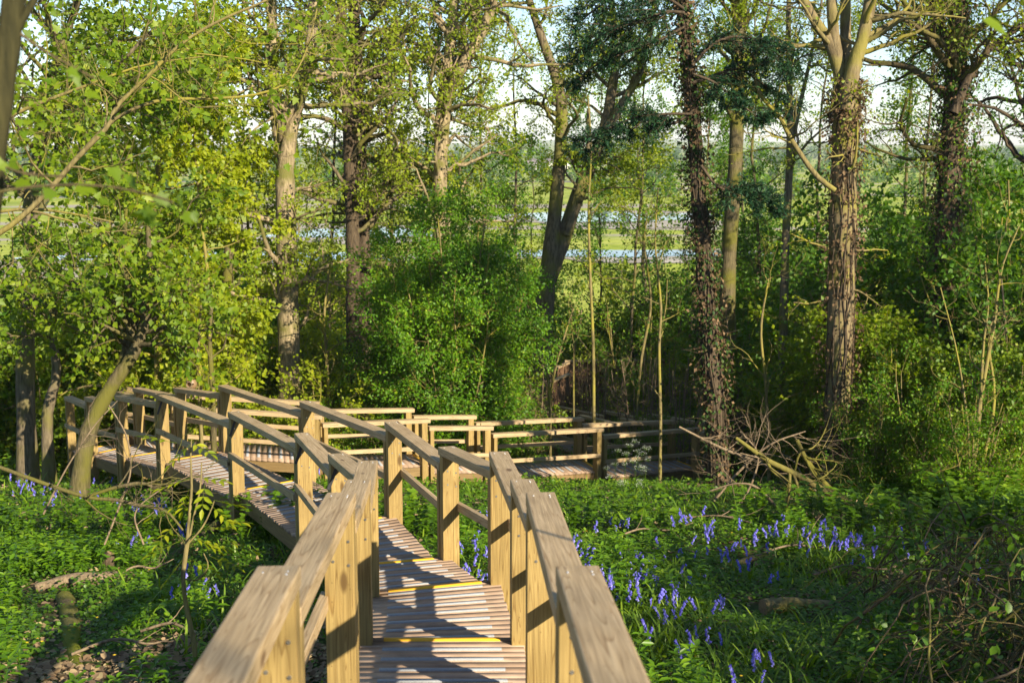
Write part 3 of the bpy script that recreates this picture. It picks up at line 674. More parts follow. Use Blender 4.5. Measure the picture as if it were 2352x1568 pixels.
# --- maples on the left
maple_kw = dict(m2=7, m3=6, size=.10, spread=.04, up=.02)
mlabs = ['bright yellow green maple crown reaching over the upper walk from behind', 'bright maple sapling with a pale forked stem beside the oak',
         'bright maple spreading behind the big oak trunk', 'tall maple filling the gap left of the pale forked sapling']
mk = 0
for (u, d, h, r, m1, ln, nl, lean, mat) in ((360, 24.5, 8.8, .09, 46, 2.3, 9, (.06, -.05), 'maple'), (495, 24.0, 8.4, .05, 46, 1.6, 10, (0, -.03), 'maple'), (570, 29.5, 9.6, .06, 44, 2.2, 9, (.02, -.02), 'maple'), (235, 27.5, 9.8, .10, 40, 2.4, 8, (.02, 0), 'maple')):
    b_ = gpos(u, d); s1 = sway(b_, h, r, lean, 14, .05, mk + 3)
    tree(mlabs[mk], [s1], M['bark_young'], M[mat], 'maple_tree', group='bright maples beyond the walk', n=8, crowns=[dict(m1=m1, len1=lambda t_, ln=ln: ln * (1.1 - .55 * t_), t0=.12, t1=1, nl=nl, ang=72, **maple_kw)])
    mk += 1
# leaning maple trunks beside the hairpin
A = stem([(172, 1125, 46), (196, 1020, 40), (226, 940, 36), (266, 872, 32), (305, 815, 28), (335, 735, 22), (345, 640, 16), (340, 520, 11)], 18, 22)
B = stem([(262, 880, 22), (290, 800, 20), (300, 700, 16), (285, 600, 12), (290, 480, 8)], 18.2, 12, False)
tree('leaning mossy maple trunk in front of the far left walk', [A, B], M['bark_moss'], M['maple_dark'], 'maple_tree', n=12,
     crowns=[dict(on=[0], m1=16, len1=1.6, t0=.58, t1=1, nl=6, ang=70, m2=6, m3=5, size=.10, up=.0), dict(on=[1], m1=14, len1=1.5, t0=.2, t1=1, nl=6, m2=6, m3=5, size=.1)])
A = stem([(62, 1075, 46), (58, 880, 42), (63, 720, 38), (77, 610, 36), (66, 500, 31), (92, 330, 27), (116, 190, 24), (150, 90, 18), (190, -40, 12)], 20.5, 26)
B = stem([(95, 335, 18), (150, 285, 16), (225, 200, 13), (300, 120, 9), (360, 60, 6)], 20.3, 12, False)
D = stem([(70, 520, 15), (125, 430, 14), (190, 330, 12), (250, 250, 8), (330, 200, 5)], 20, 12, False)
E = stem([(112, 1060, 30), (108, 960, 26), (130, 860, 22), (120, 740, 17), (150, 620, 12)], 19.6, 12)
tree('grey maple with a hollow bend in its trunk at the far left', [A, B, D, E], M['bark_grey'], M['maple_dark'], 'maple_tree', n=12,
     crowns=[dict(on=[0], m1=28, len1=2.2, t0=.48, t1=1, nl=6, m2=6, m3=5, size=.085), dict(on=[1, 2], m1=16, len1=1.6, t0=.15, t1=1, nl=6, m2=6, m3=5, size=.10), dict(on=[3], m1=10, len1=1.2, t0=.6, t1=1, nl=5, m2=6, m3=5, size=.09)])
# long overhanging branches of a maple standing just left of the view
foot = np.array([-5.2, 8.6, float(zg(-5.2, 8.6))])
T0 = np.vstack([foot + [0, 0, -.3], foot + [.1, 0, 1.2], foot + [.3, .1, 2.4], foot + [.35, .1, 4.2], foot + [.3, .2, 6.5]]); T0 = spline(np.hstack([T0, [[.13], [.11], [.10], [.08], [.04]]]), 16)
b1 = stem([(-420, 720, 20), (-200, 640, 17), (0, 535, 14), (100, 450, 13), (175, 365, 12), (250, 288, 11), (268, 245, 10), (350, 165, 9), (415, 102, 8), (500, 50, 7), (620, -2, 5), (700, -40, 3)], 8.6, 26, False)
b2 = stem([(172, 367, 9), (250, 285, 9), (320, 245, 8), (385, 229, 8), (475, 227, 7), (575, 220, 6), (650, 196, 5), (686, 155, 4), (712, 90, 4), (728, 20, 3)], 8.7, 22, False)
b3 = stem([(-200, 560, 9), (-60, 500, 8), (60, 480, 7), (160, 490, 5), (260, 510, 4)], 9.2, 12, False)
b4 = stem([(-200, 380, 12), (-40, 300, 10), (60, 250, 9), (190, 200, 7), (330, 150, 5), (470, 130, 3)], 9.5, 14, False)
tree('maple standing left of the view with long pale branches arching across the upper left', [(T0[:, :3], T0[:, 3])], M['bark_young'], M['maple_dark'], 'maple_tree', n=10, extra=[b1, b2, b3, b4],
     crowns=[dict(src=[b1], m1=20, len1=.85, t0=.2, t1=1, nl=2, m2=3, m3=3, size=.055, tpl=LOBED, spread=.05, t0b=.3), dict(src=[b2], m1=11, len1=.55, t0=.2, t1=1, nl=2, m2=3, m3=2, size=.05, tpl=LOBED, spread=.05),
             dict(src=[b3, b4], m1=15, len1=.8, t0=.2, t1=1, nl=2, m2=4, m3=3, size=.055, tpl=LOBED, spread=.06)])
# dark trunk close to the camera at the left edge, and its blurred leafy twig
A = stem([(-90, 1500, 84), (-60, 900, 78), (-30, 450, 68), (0, 220, 60), (22, 80, 54), (40, -80, 48)], 3.3, 18)
B = stem([(26, 90, 26), (55, 40, 20), (95, -30, 16)], 3.3, 6, False)
tw = stem([(-120, 470, 9), (0, 440, 7), (130, 425, 6), (260, 430, 4), (370, 455, 3), (415, 475, 2)], 3.1, 14, False)
tw2 = stem([(-120, 330, 8), (-20, 370, 6), (60, 400, 4), (150, 405, 3)], 3.2, 8, False)
tw3 = stem([(24, 60, 9), (90, 110, 6), (160, 150, 4), (215, 180, 2)], 3.3, 8, False)
tN = tree('blurred dark trunk close to the viewer at the upper left edge', [A, B], M['bark_dark'], M['maple_dark'], 'maple_tree', n=16, extra=[tw, tw2, tw3], twigmat=M['twig_dark'])
lf = Acc()
for s_, nn, tt0 in ((tw, 20, .25), (tw2, 6, .3), (tw3, 6, .55)): twig_leaves(lf, s_[0][None], nn, .045, LOBED, .03, tt0, droop=.6)
lf.build('crown', M['maple_dark'], tN, np.array(tN.location))
# blurred twig hanging in at the upper right corner
foot = np.array([2.3, 2.2, float(zg(2.3, 2.2))]); P_ = np.array([[*foot], [2.35, 2.3, 0], [2.2, 2.6, .75], [1.75, 3.1, .98], [1.32, 3.35, .83]]); s_ = spline(np.hstack([P_, [[.02], [.014], [.009], [.005], [.003]]]), 22)
tree('young tree right of the viewer, one dark blurred leaf hanging into the upper right corner', [(s_[:, :3], s_[:, 3])], M['bark_young'], M['maple_dark'], 'sapling', n=7)
lf = Acc(); p_ = at(2292, 62, 3.2); leaves(lf, np.array([at(2255, 45, 3.2), at(2265, 40, 3.25)]), np.array([[.9, .1, -.45], [.5, .4, -.2]]), np.array([[.1, -.6, .8], [0, .3, 1]]), np.array([.085, .06]), OVAL)
o = bpy.data.objects['sapling']; lf.build('crown', M['maple_dark'], o, np.array(o.location))

# --- thin saplings around the lower walk and on the right
def pole(label, rows, depth, leafm='elder', m1=8, ln=.7, nl=3, size=.07, bark='bark_young', extra=(), name='sapling'):
    st = [stem(rows, depth, 18)] + [stem(e, depth, 12, False) for e in extra]
    tree(label, st, M[bark], M[leafm], name, 'sapling', 'thin saplings in the wood', n=6, crowns=[dict(m1=m1, len1=ln, t0=.2, t1=1, nl=nl, size=size, m2=3, m3=3, ang=50, up=.06)])
pole('thin straight pole rising from the lower deck in front of its handrails', [(1516, 1085, 9), (1517, 960, 8), (1514, 800, 7), (1518, 700, 6), (1505, 560, 4), (1512, 430, 3)], 21.5, m1=9, nl=2)
pole('slender sapling left of the pole, beside the meadow gap', [(1366, 980, 9), (1363, 820, 8), (1356, 640, 7), (1352, 480, 6), (1358, 340, 4), (1350, 220, 3)], 27, m1=12)
pole('thin sapling before the boarded ramp with pale stem', [(1322, 975, 7), (1318, 850, 6), (1322, 760, 5), (1310, 690, 3)], 27.5, m1=7, nl=2)
pole('crooked sapling beside the round bush, growing through the lower walk', [(1264, 985, 8), (1262, 900, 7), (1240, 800, 5), (1225, 730, 4), (1200, 680, 3)], 26.5, m1=8, nl=3, extra=[[(1262, 920, 6), (1275, 850, 5), (1300, 760, 4), (1320, 700, 3)]])
pole('young pole leaning right behind the corner landing', [(1455, 1000, 8), (1470, 850, 7), (1495, 700, 6), (1480, 560, 4), (1490, 480, 3)], 28, m1=10)
pole('clump of hazel poles near the right edge, sunlit on their left', [(2226, 1142, 12), (2240, 1000, 10), (2262, 860, 9), (2284, 740, 8), (2300, 620, 5), (2340, 520, 3)], 17.5, m1=8, ln=.6, nl=2,
     extra=[[(2228, 1130, 9), (2250, 960, 8), (2258, 800, 6), (2270, 700, 4), (2262, 600, 3)], [(2234, 1140, 9), (2272, 1000, 8), (2284, 900, 7), (2270, 780, 5), (2290, 700, 4)], [(2222, 1140, 7), (2225, 1000, 6), (2200, 820, 4), (2160, 660, 3)]])
pole('thin dark pole standing right of the hazel clump', [(2305, 1120, 8), (2300, 960, 7), (2312, 800, 5), (2300, 640, 4)], 19, m1=8, bark='bark_grey')
pole('thin leaning sapling behind the mossy fallen branch', [(1770, 1090, 9), (1760, 900, 7), (1748, 760, 6), (1765, 640, 4)], 22.5, m1=9, ln=.9)
pole('pale sapling with bare upper twigs left of the round bush', [(760, 985, 10), (752, 850, 8), (745, 720, 6), (760, 600, 4)], 26.5, 'oak_leaf', m1=10, ln=.9, nl=3)
pole('sapling beside the hanging nest pouch behind the upper handrail', [(463, 1012, 9), (460, 930, 9), (455, 820, 7), (462, 700, 5)], 21.8, 'maple', m1=7, ln=.8, nl=4, size=.09)
pole('sapling with mossy bark left of the big oak, behind the handrail', [(487, 1012, 15), (490, 930, 14), (482, 780, 11), (490, 640, 8)], 21.8, 'maple', m1=6, ln=.9, nl=4, size=.09, bark='bark_moss')
pole('mossy stem right of the oak trunk in the undergrowth', [(530, 1000, 40), (528, 900, 36), (522, 700, 26), (530, 420, 16)], 28.5, 'maple', m1=10, ln=1.4, nl=6, size=.09, bark='bark_moss')

# --- bushes
def bush(label, name, base, h, w, nst, leafm, size, m2, m3, nl, seed, tpl=KITE, bark='bark_young', cat='bush', group=None, shape=1.0, spread=.05, lean=.0, low=.1, upright=.05):
    r2 = np.random.default_rng(seed); base = np.array(base, float)
    t = thing(name, label, cat, base, group); st, lf = Acc(), Acc()
    P = np.zeros((nst, 10, 3)); s = np.linspace(0, 1, 10); a = np.arange(nst) / nst * 6.283 + r2.uniform(0, .8, nst); rr = r2.uniform(.15, 1, nst) ** .7 * w / 2
    hh = h * (1 - .45 * (rr / (w / 2)) ** 2 * shape) * r2.uniform(.85, 1.05, nst)
    for k in range(2): P[:, :, k] = (np.cos(a), np.sin(a))[k][:, None] * rr[:, None] * (s[None] ** .75) + np.cumsum(r2.normal(0, .035 * h / 5, (nst, 10)), 1) - 0
    P[:, :, 2] = -.2 + (hh + .2)[:, None] * s[None] ** 1.1
    Rr = (.012 + .007 * hh)[:, None] * (1 - .75 * s)[None]
    st.tube(P, Rr, 6)
    b1, r1 = spawn(P, Rr, m2, low, 1, 62, w * .26, 6, upright, .2, .6, r2, rmin=.004); st.tube(b1, r1, 4)
    b2, r3 = spawn(b1, r1, m3, .2, 1, 48, w * .12, 4, upright * .5, .25, .6, r2, rmin=.003); st.tube(b2, r3, 3)
    twig_leaves(lf, b2, nl, size, tpl, spread, rng=r2)
    st.build('stems', M[bark], t, (0, 0, 0), True); lf.build('foliage', M[leafm], t, (0, 0, 0))
    return t
bush('dense round hawthorn bush in fresh leaf in the middle of the view', 'hawthorn_bush', gpos(1045, 25.6), 5.9, 3.3, 26, 'hawthorn', .062, 18, 13, 20, 1, spread=.06)
bush('lower hawthorn skirt left of the round bush', 'hawthorn_bush', gpos(925, 26.6), 3.8, 2.4, 14, 'hawthorn', .06, 14, 11, 12, 2, spread=.06)
bush('hawthorn bush in light leaf against the meadow, right of the leaning grey tree', 'hawthorn_bush', gpos(1470, 33), 5.4, 2.6, 7, 'hawthorn', .065, 9, 7, 7, 3, upright=.08)
bush('yellowish bush of twiggy shoots between the oak pair and the round bush', 'twiggy_bush', gpos(820, 28), 3.6, 3.2, 10, 'oak_leaf', .065, 10, 7, 6, 4)
bush('low leafy bush between the big oak and the lower handrails', 'leafy_bush', gpos(730, 25.4), 2.6, 2.4, 9, 'maple', .085, 10, 7, 7, 5, bark='bark_young')
bush('bare twiggy bush beside the meadow gap', 'bare_bush', gpos(1222, 28.5), 2.8, 1.5, 10, 'oak_leaf', .04, 9, 6, 1, 6, bark='twig')
bush('bare pale bush in front of the boarded screen', 'bare_bush', gpos(1400, 30.5), 3.0, 1.8, 10, 'oak_leaf', .045, 9, 6, 1, 7, bark='twig')
bt = [bush('bare twiggy shoots standing before the dark boarded screen', 'bare_bush', gpos(1540, 29.5), 3.4, 1.9, 11, 'oak_leaf', .045, 9, 6, 1, 8, bark='twig', group='bare bushes by the screen')]
for u_, d_, s_ in ((1470, 28.5, .9), (1660, 29, 1.15), (1360, 32.5, .9), (1580, 26.5, .75)):
    c_ = copy_tree(bt[0]); c_.location = gpos(u_, d_); c_.scale = (s_, s_, s_ * 1.15); c_.rotation_euler = (0, 0, u_)
# repeated shrubs: three kinds, each copied with its parts
kinds = [bush('', 'shrub', (0, 0, 0), 4.2, 3.4, 12, 'elder', .10, 13, 9, 11, 11, spread=.06), bush('', 'shrub', (0, 0, 0), 3.0, 2.8, 11, 'maple_dark', .09, 12, 9, 10, 12, spread=.06), bush('', 'shrub', (0, 0, 0), 2.2, 2.2, 9, 'hawthorn', .055, 10, 8, 9, 13)]
used = set(); taken = {}
MARKS = [(-100, 'grey maple trunk at the left edge'), (230, 'leaning mossy maple trunk'), (430, 'hanging nest pouch'), (660, 'big oak trunk'), (825, 'dark oak pair'), (1045, 'round hawthorn bush'), (1265, 'leaning grey tree'), (1515, 'straight pole by the deck'), (1630, 'ivy covered conifer'), (1805, 'slender grey sapling'), (1935, 'sunlit pale tree'), (2180, 'tall ivy tree'), (2290, 'hazel poles')]
def where(u, d):
    m = min(MARKS, key=lambda q_: abs(q_[0] - u)); du = u - m[0]
    side = 'straight behind' if abs(du) < 25 else ('to the left of' if du < 0 else 'to the right of')
    return ('close in, ' if d < 22 else '' if d < 28 else 'further back, ' if d < 36 else 'at the meadow edge, ') + side + ' the ' + m[1]
def put(kind, u, d, sc, rot, label, group):
    t = kinds[kind] if kind not in used else copy_tree(kinds[kind]); used.add(kind)
    p = gpos(u, d); t.location = p; t.rotation_euler = (0, 0, rot); t.scale = (sc, sc, sc * rng.uniform(.92, 1.08)); t['group'] = group; t['category'] = 'shrub'
    t['label'] = (('tall ' if sc > 1.25 else 'small ' if sc < .85 else '') + ('dark green', 'yellow green', 'bright small leaved')[kind] + ' shrub ' + where(u, d)).replace('straight behind', 'behind').replace('to the left of', 'left of').replace('to the right of', 'right of')
G1 = 'green shrubs of the right hand thicket'; L1 = 'leafy green shrub merging into the dense thicket under the ivy covered trees'
for i, (k, u, d, sc) in enumerate(((0, 1880, 27.5, 1.05), (0, 2010, 25.5, .8), (0, 2120, 23.5, .8), (0, 2240, 24, 1.15), (0, 2330, 22, 1.2), (1, 2060, 21, 1.0), (1, 2180, 19.8, .7), (1, 2320, 18.5, .75), (1, 1990, 22.3, .95),
     (0, 1790, 31, 1.15), (0, 1930, 32, 1.2), (0, 2080, 31, 1.3), (0, 2240, 31, 1.4), (0, 2380, 29, 1.4), (0, 2400, 24, 1.1), (2, 2110, 19, .9), (2, 2250, 17.2, .8), (2, 1990, 19.2, .7), (1, 2400, 20, 1.0), (0, 1990, 29, 1.35), (0, 2150, 27.5, 1.35), (0, 2000, 34, 1.8), (0, 2120, 33, 1.75), (0, 2260, 33, 1.9), (0, 2400, 32, 1.9), (0, 1890, 36, 1.6), (0, 1740, 36, 1.25), (1, 1850, 27, 1.2), (1, 1930, 24, 1.2), (0, 2050, 26.5, 1.4), (0, 2200, 25.5, 1.4), (0, 2320, 25.5, 1.5))):
    put(k, u, d, sc, i * 1.7, L1, G1)
G2 = 'low shrubs around the lower walk'; L2 = 'low shrub in fresh leaf growing behind the lower walk'
for i, (k, u, d, sc) in enumerate(((2, 1420, 26.5, .55), (2, 1560, 30, .75), (2, 1600, 27.5, .8), (1, 1550, 33, .85), (2, 1350, 34, .6), (2, 1180, 27.5, .9), (1, 1120, 28.5, .9), (2, 880, 25.5, .85), (1, 960, 29, .9), (2, 800, 25.6, .8), (1, 640, 29.5, 1.0), (2, 590, 26.2, .8), (1, 700, 31, 1.1), (2, 1100, 25, .6), (0, 860, 33, .8), (0, 760, 33, .75), (2, 1500, 27, .6), (1, 1640, 33, .9))):
    put(k, u, d, sc, i * 2.1 + .4, L2, G2)
G3 = 'leafy maple scrub on the left'; L3 = 'shaded leafy maple scrub behind the left end of the walk'
for i, (k, u, d, sc) in enumerate(((1, 60, 27, 1.2), (1, 160, 27, 1.3), (1, 300, 27, 1.3), (1, 420, 27.5, 1.2), (0, 120, 30, 1.2), (0, 400, 31, 1.2), (0, 540, 32, 1.1), (0, -20, 27, 1.3), (0, 260, 32, 1.2), (1, 20, 29, 1.4))):
    put(k, u, d, sc, i * 1.3, L3, G3)
# slim trees and scrub screening the meadow
slim = [(735, 35, 13, .07, 'oak_leaf'), (905, 38, 14, .08, 'oak_leaf'), (962, 34, 11, .05, 'hawthorn'), (1112, 35, 13, .06, 'hawthorn'), (1178, 39, 13, .07, 'oak_leaf'), (1372, 40, 12, .05, 'hawthorn'), (1432, 36, 12, .06, 'oak_leaf'), (1492, 42, 14, .08, 'hawthorn'),
        (1556, 35, 12, .05, 'elder'), (1632, 39, 13, .07, 'hawthorn'), (1752, 35, 13, .07, 'elder'), (1850, 39, 14, .08, 'oak_leaf'), (2015, 36, 14, .08, 'elder'), (2095, 33, 13, .07, 'elder'), (1222, 44, 11, .05, 'hawthorn'), (860, 44, 13, .07, 'hawthorn'), (1690, 46, 13, .08, 'hawthorn')]
slab = {'oak_leaf': 'slim tree in yellowish young leaf screening the meadow', 'hawthorn': 'slim tree in fresh light green leaf before the meadow', 'elder': 'slim darker green tree rising out of the right hand thicket'}
for i, (u, d, h, r, mt) in enumerate(slim):
    s1 = sway(gpos(u, d), h, r, (rng.normal(0, .03), 0), 16, .05, 70 + i)
    tree({'oak_leaf': 'slim yellowish tree ', 'hawthorn': 'slim light green tree ', 'elder': 'slim dark green tree '}[mt] + where(u, d).replace('to the ', ''), [s1], M['bark_grey'], M[mt], 'slim_tree', group='slim trees screening the meadow', n=7, crowns=[dict(m1=34, len1=lambda t_: 2.3 * (1.15 - .7 * t_), t0=.14, t1=1, nl=8, size=.085, m2=6, m3=5, ang=62, up=.05, spread=.06)])
G4 = 'bushes at the meadow edge'; L4 = 'fresh green bush at the edge of the meadow, seen between the trunks'
for i, (k, u, d, sc) in enumerate(((0, 690, 41, 1.6), (1, 760, 43, 2.0), (0, 840, 40, 1.4), (1, 920, 42, 2.1), (0, 1000, 41, 1.6), (0, 1090, 40, 1.5), (1, 1150, 43, 2.0), (2, 1215, 40, 1.7), (2, 1380, 41, 1.9), (2, 1430, 43, 2.3), (1, 1490, 40, 1.7), (0, 1560, 44, 1.5), (1, 1620, 40, 1.8), (0, 1690, 42, 1.7), (0, 1780, 43, 1.8), (0, 1880, 42, 1.9), (1, 1510, 34.5, 1.0), (2, 1450, 34.5, 1.1), (1, 1600, 34, 1.0), (2, 1390, 35.5, .9), (0, 1660, 34.5, 1.0), (0, 600, 42, 1.7))):
    put(k, u, d, sc, i * 1.9 + .7, L4, G4)
# unseen scrub added out of view on the right to shade the lower right corner
for i, (x, y, sc) in enumerate(((9.6, 2.2, 1.15), (11.5, 5.0, 1.2), (8.6, -.6, .9), (8.3, 3.0, 1.0), (7.4, 1.0, .85))):
    t = copy_tree(kinds[0]); t.location = (x, y, float(zg(x, y))); t.rotation_euler = (0, 0, i * 2.3); t.scale = (sc, sc, sc); tag(t, 'unseen shrub added beyond the right edge to cast shade', 'shrub', 'added shade shrubs beyond the right edge')
s1 = sway((17, 10.5, float(zg(17, 10.5))), 12, .18, (0, 0), 14, .04, 45)  # unseen tree added off to the right, its crown shades the thicket
tree('unseen tree added beyond the right edge of the view to shade the thicket', [s1], M['bark_oak'], M['oak_leaf'], 'oak_tree', n=8, crowns=[dict(m1=30, len1=2.6, t0=.35, t1=1, nl=5, size=.11, m2=6, m3=5)])
s1 = sway((8.5, -9.0, float(zg(8.5, -9))), 7.5, .09, (0, 0), 14, .04, 44)  # unseen sparse tree added behind the camera for dappled light
tree('unseen slender tree added behind the viewer to dapple the handrails', [s1], M['bark_oak'], M['oak_leaf'], 'oak_tree', n=8, crowns=[dict(m1=16, len1=1.7, t0=.3, t1=1, nl=2, size=.09, m2=5, m3=4)])

# ------------------------------------------------------------------ far view
h0_step = lambda s_: s_ * .55
def far_row(acc, y, x0, x1, hmin, hmax, step, s):
    x = x0
    while x < x1:
        if rng.random() < .8:
            h = rng.uniform(hmin, hmax); w = h * rng.uniform(.5, 1.1); n = int(170 * s)
            u = rng.normal(size=(n, 3)); u = nz(u) * rng.random((n, 1)) ** .4 * [w / 2, w / 2, h / 2]
            p = u + [x, y + rng.normal(0, 6), -13.5 + h * .42 + max(0, (y - 1500) / 4500 * 22)]
            leaves(acc, p, rng.normal(size=(n, 3)), rng.normal(size=(n, 3)) + [0, 0, 1], h * .17 * rng.uniform(.7, 1.2, n), KITE)
        x += h0_step(step) * rng.uniform(.5, 1.3)
acc = Acc()
for y, h0, h1, st in ((330, 4, 8, 9), (470, 4, 9, 11), (640, 5, 10, 13), (900, 7, 13, 16), (1300, 9, 16, 22), (1800, 10, 18, 28)): far_row(acc, y, -y * .55, y * .55, h0, h1, st, 1)
o = acc.build('far_treeline', M['elder'], None); stuff(o, 'hedgerows and far woods beyond the wet meadow', 'treeline')
def barn(label, u, v, d, L, Wd, H):
    p = at(u, v, d); z = -13.2; t = thing('barn', label, 'barn', (p[0], p[1], z), 'pale farm buildings far off')
    a = Acc(); a.add(np.array([[-L/2, -Wd/2, 0], [L/2, -Wd/2, 0], [L/2, Wd/2, 0], [-L/2, Wd/2, 0], [-L/2, -Wd/2, H], [L/2, -Wd/2, H], [L/2, Wd/2, H], [-L/2, Wd/2, H], [-L/2, 0, H*1.5], [L/2, 0, H*1.5]], float), np.array([[0, 1, 5, 4], [1, 2, 6, 5], [2, 3, 7, 6], [3, 0, 4, 7]]))
    a.add(np.array([[-L/2, -Wd/2, H], [-L/2, Wd/2, H], [-L/2, 0, H*1.5], [L/2, -Wd/2, H], [L/2, Wd/2, H], [L/2, 0, H*1.5]], float), np.array([[0, 2, 1], [3, 4, 5]]))
    a.build('wall', plain('barn_wall', (.62, .6, .56)), t)
    a = Acc(); a.add(np.array([[-L/2 - .4, -Wd/2 - .5, H - .2], [L/2 + .4, -Wd/2 - .5, H - .2], [L/2 + .4, 0, H*1.5 + .1], [-L/2 - .4, 0, H*1.5 + .1], [L/2 + .4, Wd/2 + .5, H - .2], [-L/2 - .4, Wd/2 + .5, H - .2]], float), np.array([[0, 1, 2, 3], [3, 2, 4, 5]])); a.build('roof', plain('barn_roof', (.30, .25, .23)), t)
barn('small pale farm building far across the meadow, left of the grey stem', 1242, 372, 700, 16, 8, 4)
barn('long pale farm building far across the meadow, behind the leaning grey tree', 1308, 370, 740, 24, 9, 4)

# ------------------------------------------------------------------ undergrowth
def scatter(n, ymin, ymax, half=.47, power=1.0):
    """random points on the slope in a fan in front of the walk, thinner with distance"""
    t = rng.random(n); y = ymin * (ymax / ymin) ** (t ** power); x = rng.uniform(-half, half, n) * (y + 1)
    return x, y
def patch(x, y, f=.9, ph=0): return .5 + .25 * (np.sin(x * f * 1.3 + ph) + np.sin(y * f * 1.7 + ph * 2 + x * .6 * f)) + .15 * np.sin(x * 3.3 * f + y * 2.1 * f + ph)
def off_deck(x, y): return np.ones_like(x, bool)
def litter_zone(x, y): return (x < -.9) & (y < 8.8 + .4 * np.sin(x * 2.3)) & (x > -4.0)
LOGPIX = [(1752, 1396), (1800, 1394), (1850, 1393), (1905, 1392), (150, 1380), (160, 1410), (163, 1440), (165, 1470), (170, 1500), (178, 1540), (80, 1350), (130, 1340), (190, 1332), (240, 1328), (292, 1322), (248, 1322), (1735, 1282), (1690, 1292), (500, 1206), (440, 1250)]
LOGXY = np.array([ground_at(u, v)[:2] for u, v in LOGPIX])
def clear_of_logs(x, y, r=.26):
    d = np.min((x[:, None] - LOGXY[None, :, 0]) ** 2 + (y[:, None] + .12 - LOGXY[None, :, 1]) ** 2, 1); return d > r * r
# low creeping leaves
x, y = scatter(330000, 4.5, 26); pr = np.clip(patch(x, y, .8) * 1.3 + .15, .12, 1); pr = np.where(litter_zone(x, y), .035, pr); k = (rng.random(len(x)) < pr) & clear_of_logs(x, y, .2); x, y = x[k], y[k]; n = len(x)
z = zg(x, y) + rng.random(n) ** 1.5 * (.05 + .10 * patch(x, y, 1.7, 2)) + .01
acc = Acc(); d = rng.normal(size=(n, 3)) * [1, 1, .25]; sz = rng.uniform(.016, .036, n) * np.clip(.75 + y / 20, .8, 2)
hue = np.clip(rng.normal(.4, .2, n) + .25 * (patch(x, y, .5, 1) - .5), 0, 1)
leaves(acc, np.stack([x, y, z], -1), d, rng.normal(0, .38, (n, 3)) + [.1, -.1, 1], sz, (np.array([[0, 0, 0], [.42, .3, .06], [.3, .85, .02], [0, .95, -.03], [-.3, .85, .02], [-.42, .3, .06]]), np.array([[0, 1, 2, 3], [0, 3, 4, 5]])), rnd=hue)
o = acc.build('ground_cover', M['cover']); stuff(o, 'creeping green leaves covering the woodland floor', 'ground cover')
# fallen brown leaves
x, y = scatter(80000, 4.5, 22); pr = np.where(litter_zone(x, y), .95, .22); k = rng.random(len(x)) < pr; x, y = x[k], y[k]; n = len(x); acc = Acc()
leaves(acc, np.stack([x, y, zg(x, y) + rng.random(n) * .03 + .01], -1), rng.normal(size=(n, 3)) * [1, 1, .2], rng.normal(0, .4, (n, 3)) + [0, 0, 1], rng.uniform(.03, .075, n), OVAL)
o = acc.build('leaf_litter', M['litter']); stuff(o, 'dry brown fallen leaves on bare soil', 'leaf litter')
# leafy plants knee high: stem with whorls of lance shaped leaves
def plants(name, label, mat, x, y, hmin, hmax, size, whorls, per, tpl=LANCE, top=False):
    k = clear_of_logs(x, y, .42); x, y = x[k], y[k]
    n = len(x); h = rng.uniform(hmin, hmax, n); z = zg(x, y); acc = Acc()
    top_ = np.stack([x + rng.normal(0, .05, n), y + rng.normal(0, .05, n), z + h], -1); bot = np.stack([x, y, z - .02], -1); mid = (top_ + bot) / 2 + rng.normal(0, .015, (n, 3))
    acc.tube(np.stack([bot, mid, top_], 1), np.repeat([[.004, .003, .002]], n, 0), 3)
    hv = rng.normal(.4, .15, n)
    for w in range(whorls):
        f = .35 + .65 * (w + 1) / whorls if not top else .8 + .2 * w / whorls
        ph = rng.uniform(0, 6.28, n)
        for j in range(per):
            a = ph + j * 6.283 / per + w * .8; d = np.stack([np.cos(a), np.sin(a), rng.normal(.18 - .15 * (1 - f), .2, n)], -1)
            s = size * rng.uniform(.7, 1.2, n) * (1.15 - .35 * abs(f - .75) * 2)
            leaves(acc, bot * (1 - f) + top_ * f, d, np.array([[0, 0, 1]]) + rng.normal(0, .25, (n, 3)), s, tpl, rnd=np.clip(hv + rng.normal(0, .12, n) + (f - .7) * .5, 0, 1))
    o = acc.build(name, M[mat]); return stuff(o, label, 'leafy plants')
def pixpts(boxes):
    xs_, ys_ = [], []
    for u0, u1, v0, v1, n in boxes:
        c0 = [ground_at(u, v) for u in (u0, u1) for v in (v0, v1)]; c0 = np.array(c0)
        a, b = rng.random(n)[:, None], rng.random(n)[:, None]
        p = (c0[0] * (1 - b) + c0[1] * b) * (1 - a) + (c0[2] * (1 - b) + c0[3] * b) * a
        xs_.append(p[:, 0] + rng.normal(0, .12, n)); ys_.append(p[:, 1] + rng.normal(0, .12, n))
    return np.concatenate(xs_), np.concatenate(ys_)
x, y = pixpts([(-60, 330, 1260, 1350, 300), (-80, 60, 1350, 1420, 40), (-60, 110, 1450, 1590, 90), (300, 480, 1370, 1440, 22), (330, 600, 1560, 1640, 26), (60, 300, 1440, 1480, 12)])
plants('mercury_plants', 'dense patch of dog mercury plants with pointed green leaves, lower left', 'mercury', x, y, .12, .28, .085, 4, 4)
x, y = pixpts([(1340, 1620, 1280, 1420, 130), (1650, 2250, 1220, 1330, 110), (1950, 2250, 1440, 1600, 50), (1000, 1130, 1210, 1330, 50), (1440, 1620, 1580, 1640, 30)])
plants('woodland_herbs', 'mixed upright green herbs among the bluebells on the right', 'mercury', x, y, .10, .36, .09, 4, 3)
x, y = scatter(9500, 14, 36, .45); k = (rng.random(len(x)) < patch(x, y, .7, 3) + .1) & ~((x > -9) & (x < 5.5) & (y > 15) & (y < 26)); x, y = x[k], y[k]
